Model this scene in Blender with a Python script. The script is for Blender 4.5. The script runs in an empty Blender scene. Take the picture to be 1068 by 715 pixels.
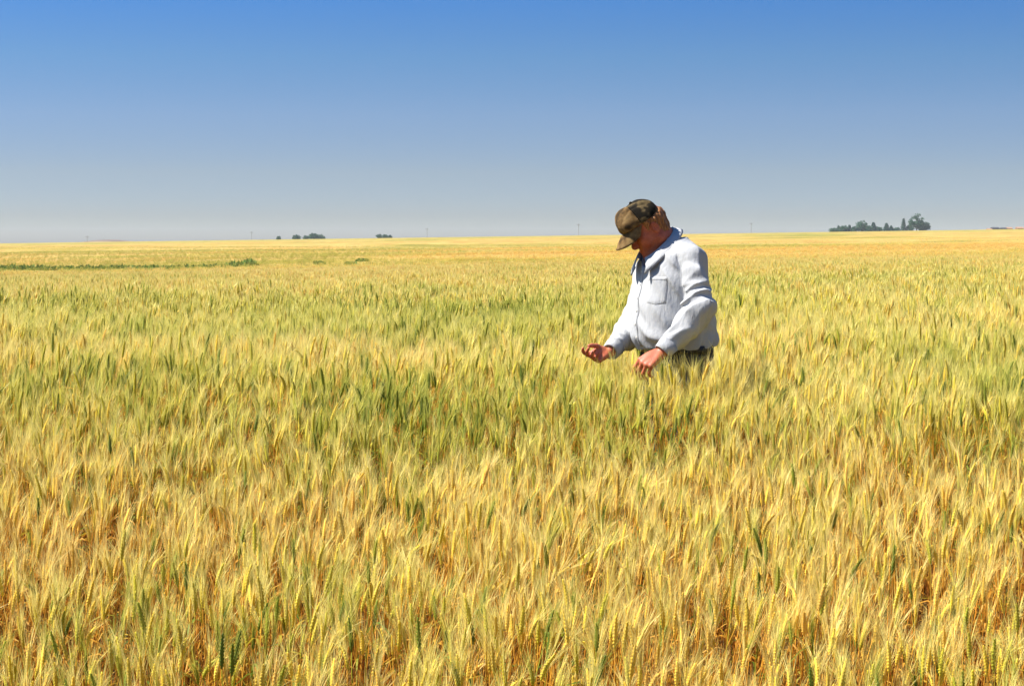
import bpy, bmesh, math, random
import numpy as np
from mathutils import Vector, Matrix, Euler

rng = np.random.default_rng(11)
random.seed(11)
R = math.radians
scene = bpy.context.scene
COL = scene.collection

# ------------------------------------------------------------------ camera
F_PX, CX, HOR = 2077.0, 534.0, 250.0        # focal length in pixels of a 1068 wide frame, eye-level row
CAMZ = 2.6
cam_d = bpy.data.cameras.new('camera')
cam = bpy.data.objects.new('camera', cam_d)
COL.objects.link(cam)
cam.location = (0, 0, CAMZ)
cam.rotation_euler = (R(90), 0, 0)
cam_d.sensor_width = 36.0
cam_d.lens = 36.0 * F_PX / 1068.0
cam_d.shift_y = -(357.5 - HOR) / 1068.0
cam_d.clip_start = 0.1
cam_d.clip_end = 20000
scene.camera = cam

# ------------------------------------------------------------------ sky and sun
SUN_DIR = Vector((-0.60, 0.0, 0.80)).normalized()   # towards the sun: high on the left
SUN_EL = math.asin(SUN_DIR.z)
SUN_AZ = math.atan2(SUN_DIR.x, SUN_DIR.y)
world = bpy.data.worlds.new('World')
scene.world = world
world.use_nodes = True
wn, wl = world.node_tree.nodes, world.node_tree.links
wn.clear()
wout = wn.new('ShaderNodeOutputWorld')
wbg = wn.new('ShaderNodeBackground')
wbg.inputs['Strength'].default_value = 0.0628
sky = wn.new('ShaderNodeTexSky')
sky.sky_type = 'NISHITA'
sky.sun_disc = False
sky.sun_elevation = SUN_EL
sky.sun_rotation = SUN_AZ
sky.altitude = 600
sky.air_density = 1.0
sky.dust_density = 1.0
sky.ozone_density = 6.0
# the deep blue of a clear prairie sky comes quickly above the horizon: look the sky up higher than the ray points
wtc = wn.new('ShaderNodeTexCoord')
wsep = wn.new('ShaderNodeSeparateXYZ')
wmul = wn.new('ShaderNodeMath'); wmul.operation = 'MULTIPLY'; wmul.inputs[1].default_value = 4.0
wcmb = wn.new('ShaderNodeCombineXYZ')
wnrm = wn.new('ShaderNodeVectorMath'); wnrm.operation = 'NORMALIZE'
wl.new(wtc.outputs['Generated'], wsep.inputs[0])
wl.new(wsep.outputs['Z'], wmul.inputs[0])
wl.new(wsep.outputs['X'], wcmb.inputs['X'])
wl.new(wsep.outputs['Y'], wcmb.inputs['Y'])
wl.new(wmul.outputs[0], wcmb.inputs['Z'])
wl.new(wcmb.outputs[0], wnrm.inputs[0])
wl.new(wnrm.outputs[0], sky.inputs['Vector'])
# tint by height: dry haze near the horizon, clear saturated blue from there on up
wrmp = wn.new('ShaderNodeValToRGB')
we = wrmp.color_ramp.elements
we.remove(we[1])
TINT = [(0.0, (.81, .755, .73)), (.0053, (.76, .695, .68)), (.012, (.80, .67, .63)), (.0337, (1.07, .83, .665)), (.0625, (1.10, .99, .87)), (.0911, (.87, 1.04, 1.01)), (.1195, (.60, .99, 1.20)), (.16, (.55, .97, 1.20))]
for k, (p_, c_) in enumerate(TINT):
    el = we[0] if k == 0 else we.new(min(1, p_ * 6))
    el.position = min(1, p_ * 6)
    el.color = (*[c / 2 for c in c_], 1)
wsc = wn.new('ShaderNodeMath'); wsc.operation = 'MULTIPLY'; wsc.inputs[1].default_value = 6.0
wl.new(wsep.outputs['Z'], wsc.inputs[0])
wl.new(wsc.outputs[0], wrmp.inputs[0])
wtint = wn.new('ShaderNodeMix'); wtint.data_type = 'RGBA'; wtint.blend_type = 'MULTIPLY'; wtint.clamp_result = False
wtint.inputs[0].default_value = 1.0
wdbl = wn.new('ShaderNodeVectorMath'); wdbl.operation = 'SCALE'; wdbl.inputs['Scale'].default_value = 2.0
wl.new(wrmp.outputs[0], wdbl.inputs[0])
wl.new(sky.outputs[0], wtint.inputs[6])
wl.new(wdbl.outputs[0], wtint.inputs[7])
wl.new(wtint.outputs[2], wbg.inputs['Color'])
wl.new(wbg.outputs[0], wout.inputs['Surface'])

sun_d = bpy.data.lights.new('sun', 'SUN')
sun_d.energy = 5.0
sun_d.angle = R(0.53)
sun_d.color = (1.0, 0.95, 0.86)
sun = bpy.data.objects.new('sun', sun_d)
COL.objects.link(sun)
sun.rotation_euler = (-SUN_DIR).to_track_quat('-Z', 'Y').to_euler()
sun.location = (-30, 0, 40)

scene.view_settings.view_transform = 'Standard'
scene.view_settings.look = 'None'
scene.view_settings.exposure = 1.27
scene.view_settings.gamma = 1.0
scene.view_settings.use_curve_mapping = False
scene.render.engine = 'CYCLES'
scene.cycles.max_bounces = 6
scene.cycles.diffuse_bounces = 2
scene.cycles.glossy_bounces = 2
scene.cycles.transmission_bounces = 4
scene.cycles.transparent_max_bounces = 4

# ------------------------------------------------------------------ helpers
def tag(o, label=None, cat=None, group=None, kind=None):
    if label: o['label'] = label
    if cat: o['category'] = cat
    if group: o['group'] = group
    if kind: o['kind'] = kind
    return o

def link(o, parent=None):
    COL.objects.link(o)
    if parent is not None:
        o.parent = parent
    return o

def mesh_obj(name, verts, faces, mat=None, parent=None, smooth=True):
    me = bpy.data.meshes.new(name)
    me.from_pydata([tuple(v) for v in verts], [], [tuple(f) for f in faces])
    if smooth:
        me.polygons.foreach_set('use_smooth', [True] * len(me.polygons))
    if mat: me.materials.append(mat)
    me.update()
    return link(bpy.data.objects.new(name, me), parent)

def lerp_tab(x, xs, ys):
    return np.interp(x, xs, ys)

def sstep(x, a, b):
    t = np.clip((x - a) / (b - a), 0, 1)
    return t * t * (3 - 2 * t)

def _hash2(ix, iy, seed):
    h = (ix.astype(np.int64) * 374761393 + iy.astype(np.int64) * 668265263 + seed * 974634177) & 0xFFFFFFFF
    h = ((h ^ (h >> 13)) * 1274126177) & 0xFFFFFFFF
    h = h ^ (h >> 16)
    return (h & 0xFFFF) / 65535.0

def vnoise(x, y, seed=0):
    ix, iy = np.floor(x), np.floor(y)
    fx, fy = x - ix, y - iy
    fx = fx * fx * (3 - 2 * fx); fy = fy * fy * (3 - 2 * fy)
    a, b = _hash2(ix, iy, seed), _hash2(ix + 1, iy, seed)
    c, d = _hash2(ix, iy + 1, seed), _hash2(ix + 1, iy + 1, seed)
    return (a * (1 - fx) + b * fx) * (1 - fy) + (c * (1 - fx) + d * fx) * fy

def fbm(x, y, seed=0, octs=3):
    s, a, t = 0, 0.5, 0
    for k in range(octs):
        s = s + a * vnoise(x * 2 ** k, y * 2 ** k, seed + k * 17)
        t += a; a *= 0.5
    return s / t

class NT:
    """small node-tree writer"""
    def __init__(self, name):
        self.m = bpy.data.materials.new(name)
        self.m.use_nodes = True
        self.t = self.m.node_tree
        self.t.nodes.clear()
    def n(self, typ, **kw):
        nd = self.t.nodes.new(typ)
        for k, v in kw.items():
            if k.startswith('i_'):
                key = k[2:].replace('_', ' ')
                nd.inputs[key].default_value = v
            else:
                setattr(nd, k, v)
        return nd
    def l(self, a, b):
        self.t.links.new(a, b)
    def ramp(self, fac, stops, interp='LINEAR'):
        r = self.n('ShaderNodeValToRGB')
        r.color_ramp.interpolation = interp
        e = r.color_ramp.elements
        while len(e) > 1: e.remove(e[-1])
        e[0].position, e[0].color = stops[0][0], (*stops[0][1], 1)
        for p, c in stops[1:]:
            x = e.new(p); x.color = (*c, 1)
        if fac is not None: self.l(fac, r.inputs[0])
        return r.outputs[0]
    def mix(self, fac, a, b, blend='MIX'):
        x = self.n('ShaderNodeMix', data_type='RGBA', blend_type=blend)
        for sock, v in ((x.inputs[0], fac), (x.inputs[6], a), (x.inputs[7], b)):
            if hasattr(v, 'is_output'): self.l(v, sock)
            elif isinstance(v, tuple): sock.default_value = (*v, 1)
            else: sock.default_value = v
        return x.outputs[2]
    def math(self, op, a, b=0.0, clamp=False):
        x = self.n('ShaderNodeMath', operation=op, use_clamp=clamp)
        for sock, v in ((x.inputs[0], a), (x.inputs[1], b)):
            if hasattr(v, 'is_output'): self.l(v, sock)
            else: sock.default_value = v
        return x.outputs[0]
    def noise(self, vec, scale, detail=3.0, rough=0.55, out='Fac'):
        x = self.n('ShaderNodeTexNoise')
        x.inputs['Scale'].default_value = scale
        x.inputs['Detail'].default_value = detail
        x.inputs['Roughness'].default_value = rough
        if vec is not None: self.l(vec, x.inputs['Vector'])
        return x.outputs[out]
    def principled(self, color, rough=0.8, spec=0.3, normal=None, **kw):
        p = self.n('ShaderNodeBsdfPrincipled')
        if isinstance(color, tuple): p.inputs['Base Color'].default_value = (*color, 1)
        else: self.l(color, p.inputs['Base Color'])
        if hasattr(rough, 'is_output'): self.l(rough, p.inputs['Roughness'])
        else: p.inputs['Roughness'].default_value = rough
        p.inputs['Specular IOR Level'].default_value = spec
        if normal is not None: self.l(normal, p.inputs['Normal'])
        for k, v in kw.items(): p.inputs[k.replace('_', ' ')].default_value = v
        return p
    def bump(self, h, strength=0.5, dist=0.01):
        b = self.n('ShaderNodeBump')
        b.inputs['Strength'].default_value = strength
        b.inputs['Distance'].default_value = dist
        self.l(h, b.inputs['Height'])
        return b.outputs[0]
    def out(self, shader):
        o = self.n('ShaderNodeOutputMaterial')
        self.l(shader.outputs[0] if hasattr(shader, 'outputs') else shader, o.inputs['Surface'])
        return self.m

# ------------------------------------------------------------------ lie of the land
# drop of the crop's top below eye level, by distance, on the left (s=-1) and the right (s=+1) of the view
DS  = [0.0, 3.0, 4.83, 7.0, 9.44, 14., 20., 30., 45., 60., 100., 122., 145., 180., 250., 500., 900., 1150., 1600., 5000.]
H_L = [1.55, 1.30, 1.08, .79, .57, .52, .58, .72, .93, 1.13, 1.69, 2.35, 2.85, 2.90, 2.92, 2.65, 1.35, 3.6, 12.0, 24.0]
H_R = [1.55, 1.30, 1.08, .79, .57, .50, .49, .53, .56, .58, .68, 1.00, 1.30, 1.28, 1.08, -.25, -5.0, -3.4, 9.0, 24.0]
WHEAT_H = 0.92

def _smooth_tab(xs, ys):
    # monotone-ish cubic by dense resampling and blurring in log distance
    u = np.linspace(math.log(0.5), math.log(5000), 1400)
    v = np.interp(np.exp(u), xs, ys)
    k = np.hanning(41); k /= k.sum()
    vp = np.concatenate([np.full(20, v[0]), v, np.full(20, v[-1])])
    return u, np.convolve(vp, k, 'valid')
_UL, _VL = _smooth_tab(DS, H_L)
_UR, _VR = _smooth_tab(DS, H_R)

def crop_drop(x, y):
    x = np.asarray(x, float); y = np.asarray(y, float)
    d = np.maximum(np.hypot(x, y), 0.5)
    s = np.clip(np.where(y > 0, x / np.maximum(np.abs(y), 1e-3), np.sign(x) * 2) / 0.257, -2.2, 2.2)
    s = np.where(np.abs(s) > 1, np.sign(s) * (1 + 0.5 * (1 - np.exp(-(np.abs(s) - 1)))), s)
    w = (s + 1) / 2
    u = np.log(d)
    return np.interp(u, _UL, _VL) * (1 - w) + np.interp(u, _UR, _VR) * w

def ground_z(x, y):
    d = np.hypot(x, y)
    far = sstep(d, 104, 140)
    und = (fbm(np.asarray(x) / 7.0, np.asarray(y) / 5.0, 5, 2) - 0.5) * 0.06 * (1 - far)
    swell = (fbm(np.asarray(x) / 120.0, np.asarray(y) / 85.0, 205, 2) - .5) * 1.3 * sstep(d, 150, 230) * (1 - sstep(d, 700, 860))
    return CAMZ - crop_drop(x, y) - WHEAT_H * (1 - far) + und + swell

# ------------------------------------------------------------------ ground sheet
def ground_material():
    N = NT('field_ground')
    geo = N.n('ShaderNodeNewGeometry')
    pos = geo.outputs['Position']
    def scaled(sx, sy):
        mp = N.n('ShaderNodeMapping')
        mp.inputs['Scale'].default_value = (sx, sy, 0)
        N.l(pos, mp.inputs['Vector'])
        return mp.outputs[0]
    band = N.noise(scaled(0.016, 0.011), 1.0, 4.0, 0.62)
    base = N.ramp(band, [(0.34, (.36, .36, .06)), (0.43, (.62, .50, .13)), (0.50, (.78, .60, .22)), (0.56, (.70, .44, .12)), (0.62, (.80, .58, .20)), (0.70, (.62, .40, .10))])
    band2 = N.noise(scaled(0.022, 0.020), 1.0, 3.0, 0.55)
    base = N.mix(N.ramp(band2, [(0.55, (0, 0, 0)), (0.66, (.75, .75, .75))]), base, (.33, .37, .06))
    # green flush along the top of the far rise
    sp = N.n('ShaderNodeSeparateXYZ'); N.l(pos, sp.inputs[0])
    base = N.mix(1.0, base, (.56, .51, .42), 'MULTIPLY')
    far = N.ramp(N.math('MULTIPLY', sp.outputs['Y'], 0.001), [(0.66, (0, 0, 0)), (0.78, (.75, .75, .75))])
    base = N.mix(far, base, (.29, .25, .06))
    # heads of grain as light and dark flecks
    fl = N.noise(scaled(1.6, 0.9), 1.0, 4.0, 0.7)
    base = N.mix(1.0, base, N.ramp(fl, [(0.30, (.62, .60, .52)), (0.5, (.95, .95, .9)), (0.70, (1.25, 1.22, 1.1))]), 'MULTIPLY')
    base = N.mix(1.0, base, N.ramp(N.noise(scaled(.22, .10), 1.0, 3.0, .6), [(.35, (.80, .80, .78)), (.65, (1.12, 1.1, 1.08))]), 'MULTIPLY')
    # bare soil and litter close by, beneath the stalks
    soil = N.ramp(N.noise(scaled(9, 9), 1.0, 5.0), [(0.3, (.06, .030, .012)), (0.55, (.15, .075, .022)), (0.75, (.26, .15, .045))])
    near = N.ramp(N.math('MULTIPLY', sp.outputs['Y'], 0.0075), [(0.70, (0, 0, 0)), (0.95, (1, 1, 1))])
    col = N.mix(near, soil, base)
    hgt = N.noise(scaled(2.5, 1.6), 1.0, 5.0, 0.7)
    p = N.principled(col, 0.95, 0.05, N.bump(hgt, 0.6, 0.35))
    return N.out(p)

def build_ground():
    rs = np.concatenate([[0.0], np.geomspace(0.8, 3000, 220)])
    # finer in front of the camera
    ang_front = np.linspace(-24, 24, 121)
    ang_rest = np.linspace(24, 336, 53)[1:-1]
    ang = np.radians(np.concatenate([ang_front, ang_rest]))
    na = len(ang)
    verts, faces = [(0, 0, float(ground_z(0.0, 0.01)))], []
    A, Rr = np.meshgrid(ang, rs[1:])
    X, Y = Rr * np.sin(A), Rr * np.cos(A)
    Z = ground_z(X, Y)
    verts += list(zip(X.ravel(), Y.ravel(), Z.ravel()))
    for j in range(na):
        faces.append((0, 1 + (j + 1) % na, 1 + j))
    for i in range(len(rs) - 2):
        for j in range(na):
            a = 1 + i * na + j; b = 1 + i * na + (j + 1) % na
            faces.append((a, b, b + na, a + na))
    o = mesh_obj('ground', verts, faces, ground_material())
    tag(o, kind='structure')
build_ground()

# ------------------------------------------------------------------ wheat
def wheat_materials():
    mats = {}
    def tone(N):
        a = N.n('ShaderNodeAttribute', attribute_type='INSTANCER', attribute_name='tone')
        return a.outputs['Fac']
    def rnd(N):
        return N.n('ShaderNodeObjectInfo').outputs['Random']
    def finish(N, col, trans, rough=0.6, spec=0.25):
        p = N.principled(col, rough, spec)
        tr = N.n('ShaderNodeBsdfTranslucent')
        N.l(col, tr.inputs['Color'])
        mx = N.n('ShaderNodeMixShader'); mx.inputs[0].default_value = trans
        N.l(p.outputs[0], mx.inputs[1]); N.l(tr.outputs[0], mx.inputs[2])
        return N.out(mx)
    # tone: 0 deep green .. 0.5 yellow-green .. 1 ripe gold
    N = NT('wheat_ear'); t = tone(N)
    c = N.ramp(t, [(0.0, (.050, .11, .010)), (0.22, (.23, .27, .02)), (0.45, (.58, .50, .035)), (0.7, (.80, .56, .060)), (1.0, (.84, .50, .085))])
    c = N.mix(1.0, c, N.ramp(rnd(N), [(0, (.75, .74, .70)), (1, (1.15, 1.12, 1.05))]), 'MULTIPLY')
    mats['ear'] = finish(N, c, 0.12)
    N = NT('wheat_beard'); t = tone(N)
    c = N.ramp(t, [(0.0, (.30, .34, .05)), (0.25, (.68, .63, .12)), (0.5, (.90, .78, .24)), (1.0, (.92, .72, .25))])
    mats['beard'] = finish(N, c, 0.35, 0.45, 0.4)
    N = NT('wheat_stem'); t = tone(N)
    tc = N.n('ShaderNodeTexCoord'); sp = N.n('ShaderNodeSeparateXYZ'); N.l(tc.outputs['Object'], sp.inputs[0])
    gold = N.ramp(sp.outputs['Z'], [(0.05, (.16, .050, .008)), (0.45, (.52, .19, .016)), (0.75, (.74, .40, .045))])  # straw orange, darkened towards the foot to paint in the gaps' shade
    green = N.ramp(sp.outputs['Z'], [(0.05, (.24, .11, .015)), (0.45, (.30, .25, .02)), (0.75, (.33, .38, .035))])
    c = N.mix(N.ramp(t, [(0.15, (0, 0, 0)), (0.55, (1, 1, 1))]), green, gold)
    c = N.mix(1.0, c, N.ramp(rnd(N), [(0, (.7, .62, .55)), (1, (1.2, 1.15, 1.1))]), 'MULTIPLY')
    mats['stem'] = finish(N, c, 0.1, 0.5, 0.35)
    N = NT('wheat_leaf'); t = tone(N)
    r = rnd(N)
    c = N.ramp(N.math('ADD', N.math('MULTIPLY', t, 0.75), N.math('MULTIPLY', r, 0.25)),
               [(0.05, (.05, .12, .012)), (0.30, (.17, .23, .025)), (0.48, (.40, .31, .03)), (0.68, (.54, .25, .025)), (1.0, (.66, .40, .08))])
    mats['leaf'] = finish(N, c, 0.4, 0.6, 0.2)
    return mats
WM = wheat_materials()
W_ORDER = ['stem', 'ear', 'beard', 'leaf']

def ribbon(path, widths, side):
    """flat strip along a path; side: vectors across"""
    v, f = [], []
    for p, w, s in zip(path, widths, side):
        v.append(p - s * w / 2); v.append(p + s * w / 2)
    for i in range(len(path) - 1):
        f.append((2 * i, 2 * i + 1, 2 * i + 3, 2 * i + 2))
    return v, f

def make_wheat(seed, n_leaf=3, fine=True):
    """pieces of one wheat plant: {part: (verts, faces)}; leaves as a list"""
    r = np.random.default_rng(seed)
    H = 0.76 + r.uniform(-.03, .03)
    az = r.uniform(0, 2 * math.pi)
    bend = r.uniform(0.01, 0.06)
    nod = r.uniform(0.02, 0.35) if r.random() < .75 else r.uniform(.5, 1.0)
    bd = np.array([math.cos(az), math.sin(az), 0])
    # stem
    ns = 6 if fine else 4
    zs = np.linspace(0, 1, ns)
    path = [np.array([0, 0, H * z]) + bd * bend * z ** 2.2 for z in zs]
    v, f = [], []
    for i, p in enumerate(path):
        rad = 0.0021 * (1 - 0.35 * zs[i])
        for k in range(3):
            a = k * 2.0944
            v.append(p + rad * np.array([math.cos(a), math.sin(a), 0]))
    for i in range(ns - 1):
        for k in range(3):
            a, b = i * 3 + k, i * 3 + (k + 1) % 3
            f.append((a, b, b + 3, a + 3))
    out = {'stem': (v, f)}
    # ear: one continuous loft with overlapping spikelet steps on two faces
    top = path[-1]
    EL = r.uniform(.066, .090)
    e_dir0 = np.array([0, 0, 1.0]) + bd * (2.2 * bend / H)
    e_dir0 /= np.linalg.norm(e_dir0)
    nsp = 10 if fine else 6
    rings = []
    side = np.cross(bd, [0, 0, 1.0]); side /= np.linalg.norm(side)
    tw = r.uniform(0, math.pi)
    pts = []
    p = top.copy(); ang = math.atan2(np.dot(e_dir0, bd), e_dir0[2])
    steps = nsp * 3
    for i in range(steps + 1):
        t = i / steps
        a = ang + nod * t
        d = bd * math.sin(a) + np.array([0, 0, 1.0]) * math.cos(a)
        pts.append((p.copy(), d, t))
        p = p + d * EL / steps
    sides = 8 if fine else 6
    v, f = [], []
    for i, (q, d, t) in enumerate(pts):
        e1 = side; e2 = np.cross(d, side)
        env = min(1, .35 + 3.2 * t) * (1 - .55 * max(0, t - .55) / .45)
        for k in range(sides):
            a = 2 * math.pi * k / sides + tw
            c = math.cos(2 * math.pi * k / sides)
            ph = (t * nsp + (0.5 if c > 0 else 0.0)) % 1.0
            saw = 0.25 + 1.05 * max(0, 1 - abs(ph - .4) / .6)
            rad = .0057 * env * (1 + (saw - 1) * (abs(c) * .8 + .2)) * (0.72 + .38 * abs(c))
            if i == 0 or i == steps: rad *= .35
            v.append(q + rad * (e1 * math.cos(a) + e2 * math.sin(a)))
    for i in range(steps):
        for k in range(sides):
            a, b = i * sides + k, i * sides + (k + 1) % sides
            f.append((a, b, b + sides, a + sides))
    f.append(tuple(range(steps * sides, steps * sides + sides)))
    out['ear'] = (v, f)
    # beard (awns)
    v, f = [], []
    na = 32 if fine else 10
    for i in range(na):
        t = .12 + .88 * (i + r.uniform(0, .6)) / na
        q, d, _ = pts[min(steps, int(t * steps))]
        a = tw + (0 if i % 2 else math.pi) + r.normal(0, .55)
        e2 = np.cross(d, side)
        o = side * math.cos(a) + e2 * math.sin(a)
        L = r.uniform(.055, .098) * (1.0 if t < .85 else .85)
        spread = r.uniform(.14, .38)
        q0 = q + o * .0045
        dd = d + o * spread; dd /= np.linalg.norm(dd)
        mid = q0 + dd * L * .5
        tip = q0 + dd * L + o * L * r.uniform(-.02, .10)
        wv = np.cross(dd, r.normal(size=3)); wv /= np.linalg.norm(wv)
        w = .00095 if fine else .0022
        b = len(v)
        v += [q0 - wv * w / 2, q0 + wv * w / 2, mid + wv * w * .4, mid - wv * w * .4, tip]
        f += [(b, b + 1, b + 2, b + 3), (b + 3, b + 2, b + 4)]
    out['beard'] = (v, f)
    # leaves
    leaves = []
    for k in range(n_leaf):
        z0 = H * (r.uniform(.25, .62) if k else r.uniform(.62, .86))
        a = r.uniform(0, 2 * math.pi)
        o = np.array([math.cos(a), math.sin(a), 0]); s0 = np.cross(o, [0, 0, 1.0])
        L = r.uniform(.13, .25); up = r.uniform(.35, 1.1); tws = r.uniform(-1.2, 1.2)
        base = np.array([0, 0, z0]) + bd * bend * (z0 / H) ** 2.2
        n = 6 if fine else 4
        pp, ww, ss = [], [], []
        for i in range(n):
            t = i / (n - 1)
            pp.append(base + o * L * (.25 * t + .45 * t * t) + np.array([0, 0, 1]) * L * (up * t - (up + r.uniform(.0, .05) + .35) * t * t * .9))
            ww.append(.0085 * (1 - t ** 1.6) * (0.5 + min(1, 3 * t) * .5) + .0006)
            ss.append(s0 * math.cos(tws * t) + np.array([0, 0, 1]) * math.sin(tws * t))
        leaves.append(ribbon(pp, ww, ss))
    out['leaves'] = leaves
    out['tip'] = pts[-1][0]
    return out

def plain_mesh(name, v, f, mats, idx=None, smooth=True):
    me = bpy.data.meshes.new(name)
    me.from_pydata([tuple(p) for p in v], [], f)
    for m in mats: me.materials.append(m)
    if idx is not None: me.polygons.foreach_set('material_index', idx)
    if smooth: me.polygons.foreach_set('use_smooth', [True] * len(me.polygons))
    me.update()
    return me

def merge_plants(name, plants):
    """plants: list of (pieces, Matrix); one mesh with the four wheat materials"""
    V, F, I = [], [], []
    for pc, M in plants:
        for mi, key in enumerate(W_ORDER):
            parts = pc['leaves'] if key == 'leaf' else [pc[key]]
            for v, f in parts:
                b = len(V)
                V += [M @ Vector(p) for p in v]
                F += [tuple(b + k for k in q) for q in f]
                I += [mi] * len(f)
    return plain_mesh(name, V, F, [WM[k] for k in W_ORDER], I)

NV = 16
NEAR = [make_wheat(100 + k, 3, True) for k in range(NV)]
FARP = [make_wheat(300 + k, 2, False) for k in range(12)]

lib_near = bpy.data.collections.new('wheat_near_kinds')     # not linked to the scene: sources for the scattering only
for k, pc in enumerate(NEAR):
    ob = bpy.data.objects.new('wheat_source_%02d' % k, merge_plants('wheat_source', [(pc, Matrix())]))
    lib_near.objects.link(ob)
lib_far = bpy.data.collections.new('wheat_far_kinds')
for k in range(12):
    ps = []
    for j in range(9):
        M = Matrix.Translation((random.uniform(-.14, .14), random.uniform(-.14, .14), 0)) @ Euler((random.gauss(0, .07), random.gauss(.03, .07), random.uniform(0, 6.28))).to_matrix().to_4x4() @ Matrix.Scale(random.uniform(.9, 1.08), 4)
        ps.append((FARP[random.randrange(12)], M))
    ob = bpy.data.objects.new('wheat_tuft_source_%02d' % k, merge_plants('wheat_tuft_source', ps))
    lib_far.objects.link(ob)

def scatter(name, pts, rot, scl, vid, tone, lib, label):
    n = len(pts)
    me = bpy.data.meshes.new(name)
    me.vertices.add(n)
    me.vertices.foreach_set('co', np.asarray(pts, np.float32).ravel())
    for an, typ, dat, key in (('rot', 'FLOAT_VECTOR', rot, 'vector'), ('scl', 'FLOAT', scl, 'value'), ('vid', 'INT', vid, 'value'), ('tone', 'FLOAT', tone, 'value')):
        at = me.attributes.new(an, typ, 'POINT')
        at.data.foreach_set(key, np.asarray(dat, np.int32 if typ == 'INT' else np.float32).ravel())
    o = link(bpy.data.objects.new(name, me))
    ng = bpy.data.node_groups.new(name + '_scatter', 'GeometryNodeTree')
    ng.interface.new_socket('Geometry', in_out='INPUT', socket_type='NodeSocketGeometry')
    ng.interface.new_socket('Geometry', in_out='OUTPUT', socket_type='NodeSocketGeometry')
    N, L = ng.nodes, ng.links
    gi, go = N.new('NodeGroupInput'), N.new('NodeGroupOutput')
    iop = N.new('GeometryNodeInstanceOnPoints')
    ci = N.new('GeometryNodeCollectionInfo')
    ci.inputs['Collection'].default_value = lib
    ci.inputs['Separate Children'].default_value = True
    ci.inputs['Reset Children'].default_value = True
    def attr(nm, typ):
        a = N.new('GeometryNodeInputNamedAttribute'); a.data_type = typ
        a.inputs['Name'].default_value = nm
        return a.outputs['Attribute']
    L.new(gi.outputs[0], iop.inputs['Points'])
    L.new(ci.outputs[0], iop.inputs['Instance'])
    iop.inputs['Pick Instance'].default_value = True
    L.new(attr('vid', 'INT'), iop.inputs['Instance Index'])
    L.new(attr('rot', 'FLOAT_VECTOR'), iop.inputs['Rotation'])
    L.new(attr('scl', 'FLOAT'), iop.inputs['Scale'])
    L.new(iop.outputs[0], go.inputs[0])
    md = o.modifiers.new('scatter', 'NODES'); md.node_group = ng
    return tag(o, label, 'wheat', kind='stuff')

# how ripe the crop is from place to place: 0 green .. 1 gold
def ripeness(x, y):
    d = np.hypot(x, y)
    n = fbm(x / 4.2, y / 1.5, 31, 3)
    n2 = fbm(x / 0.55, y / 0.5, 57, 2)
    base = np.interp(d, [4, 6.2, 7.5, 9.5, 12, 14, 17, 24, 40, 80], [.78, .90, .75, .43, .40, .54, .45, .50, .60, .70])
    return base + (n - .5) * 1.05 + (n2 - .5) * .70

def height_field(x, y):
    return 1 + .060 * np.exp(-((x - MAN_X - .10) / .24) ** 2 - ((y - 9.1) / .40) ** 2) + (fbm(x / 1.7, y / 1.1, 77, 3) - .5) * .24 + (vnoise(x / .35, y / .3, 91) - .5) * .13

MAN_D = 9.44
MAN_X = (705 - CX) * MAN_D / F_PX
MAN_G = float(ground_z(MAN_X, MAN_D))

def wheat_points(d0, d1, dens_fn, margin, seed):
    r = np.random.default_rng(seed)
    xs, ys = [], []
    edges = np.geomspace(d0, d1, 40)
    for a, b in zip(edges[:-1], edges[1:]):
        hw = .257 * b * 1.12 + margin
        n = int(2 * hw * (b - a) * dens_fn((a + b) / 2))
        # jittered rows: stratify for an even stand
        xs.append(r.uniform(-hw, hw, n)); ys.append(r.uniform(a, b, n))
    return np.concatenate(xs), np.concatenate(ys)

def clear_of_man(x, y):
    dx, dy = x - MAN_X, y - MAN_D
    return ((dx / .22) ** 2 + ((dy - .02) / .18) ** 2) > 1

LEAN = 0.05
def stand(x, y, seed, k):
    r = np.random.default_rng(seed)
    n = len(x)
    z = ground_z(x, y) - .01
    tone = np.clip(ripeness(x, y) + r.normal(0, .13, n), 0.02, 1)
    green = r.random(n) < .11
    tone = np.where(green, r.uniform(.03, .32, n), tone)
    wind = (fbm(x / 1.3, y / 1.0, 63, 2) - .5)
    rot = np.stack([r.normal(0, .085, n), LEAN + wind * .22 + r.normal(0, .10, n), r.uniform(0, 6.283, n)], 1)
    scl = height_field(x, y) * np.clip(r.normal(.99, .055, n), .82, 1.12)
    vid = r.integers(0, k, n)
    return np.stack([x, y, z], 1), rot, scl, vid, tone

x, y = wheat_points(3.4, 16.0, lambda d: 290 if d < 9 else 310, .9, 3)
xr_ = np.random.default_rng(41)
x = np.concatenate([x, xr_.uniform(MAN_X - .24, MAN_X + .28, 150)]); y = np.concatenate([y, xr_.uniform(8.55, 9.26, 150)])
m = clear_of_man(x, y); x, y = x[m], y[m]
pts, rot, scl, vid, tone = stand(x, y, 4, NV)
# Blender's Euler order turns about Z last: turn the lean so that it stays a world lean
def world_lean(rot):
    out = np.empty_like(rot)
    cz, sz = np.cos(rot[:, 2]), np.sin(rot[:, 2])
    lx, ly = rot[:, 0], rot[:, 1]
    out[:, 0] = lx * cz + ly * sz
    out[:, 1] = -lx * sz + ly * cz
    out[:, 2] = rot[:, 2]
    return out
rot = world_lean(rot)

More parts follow.
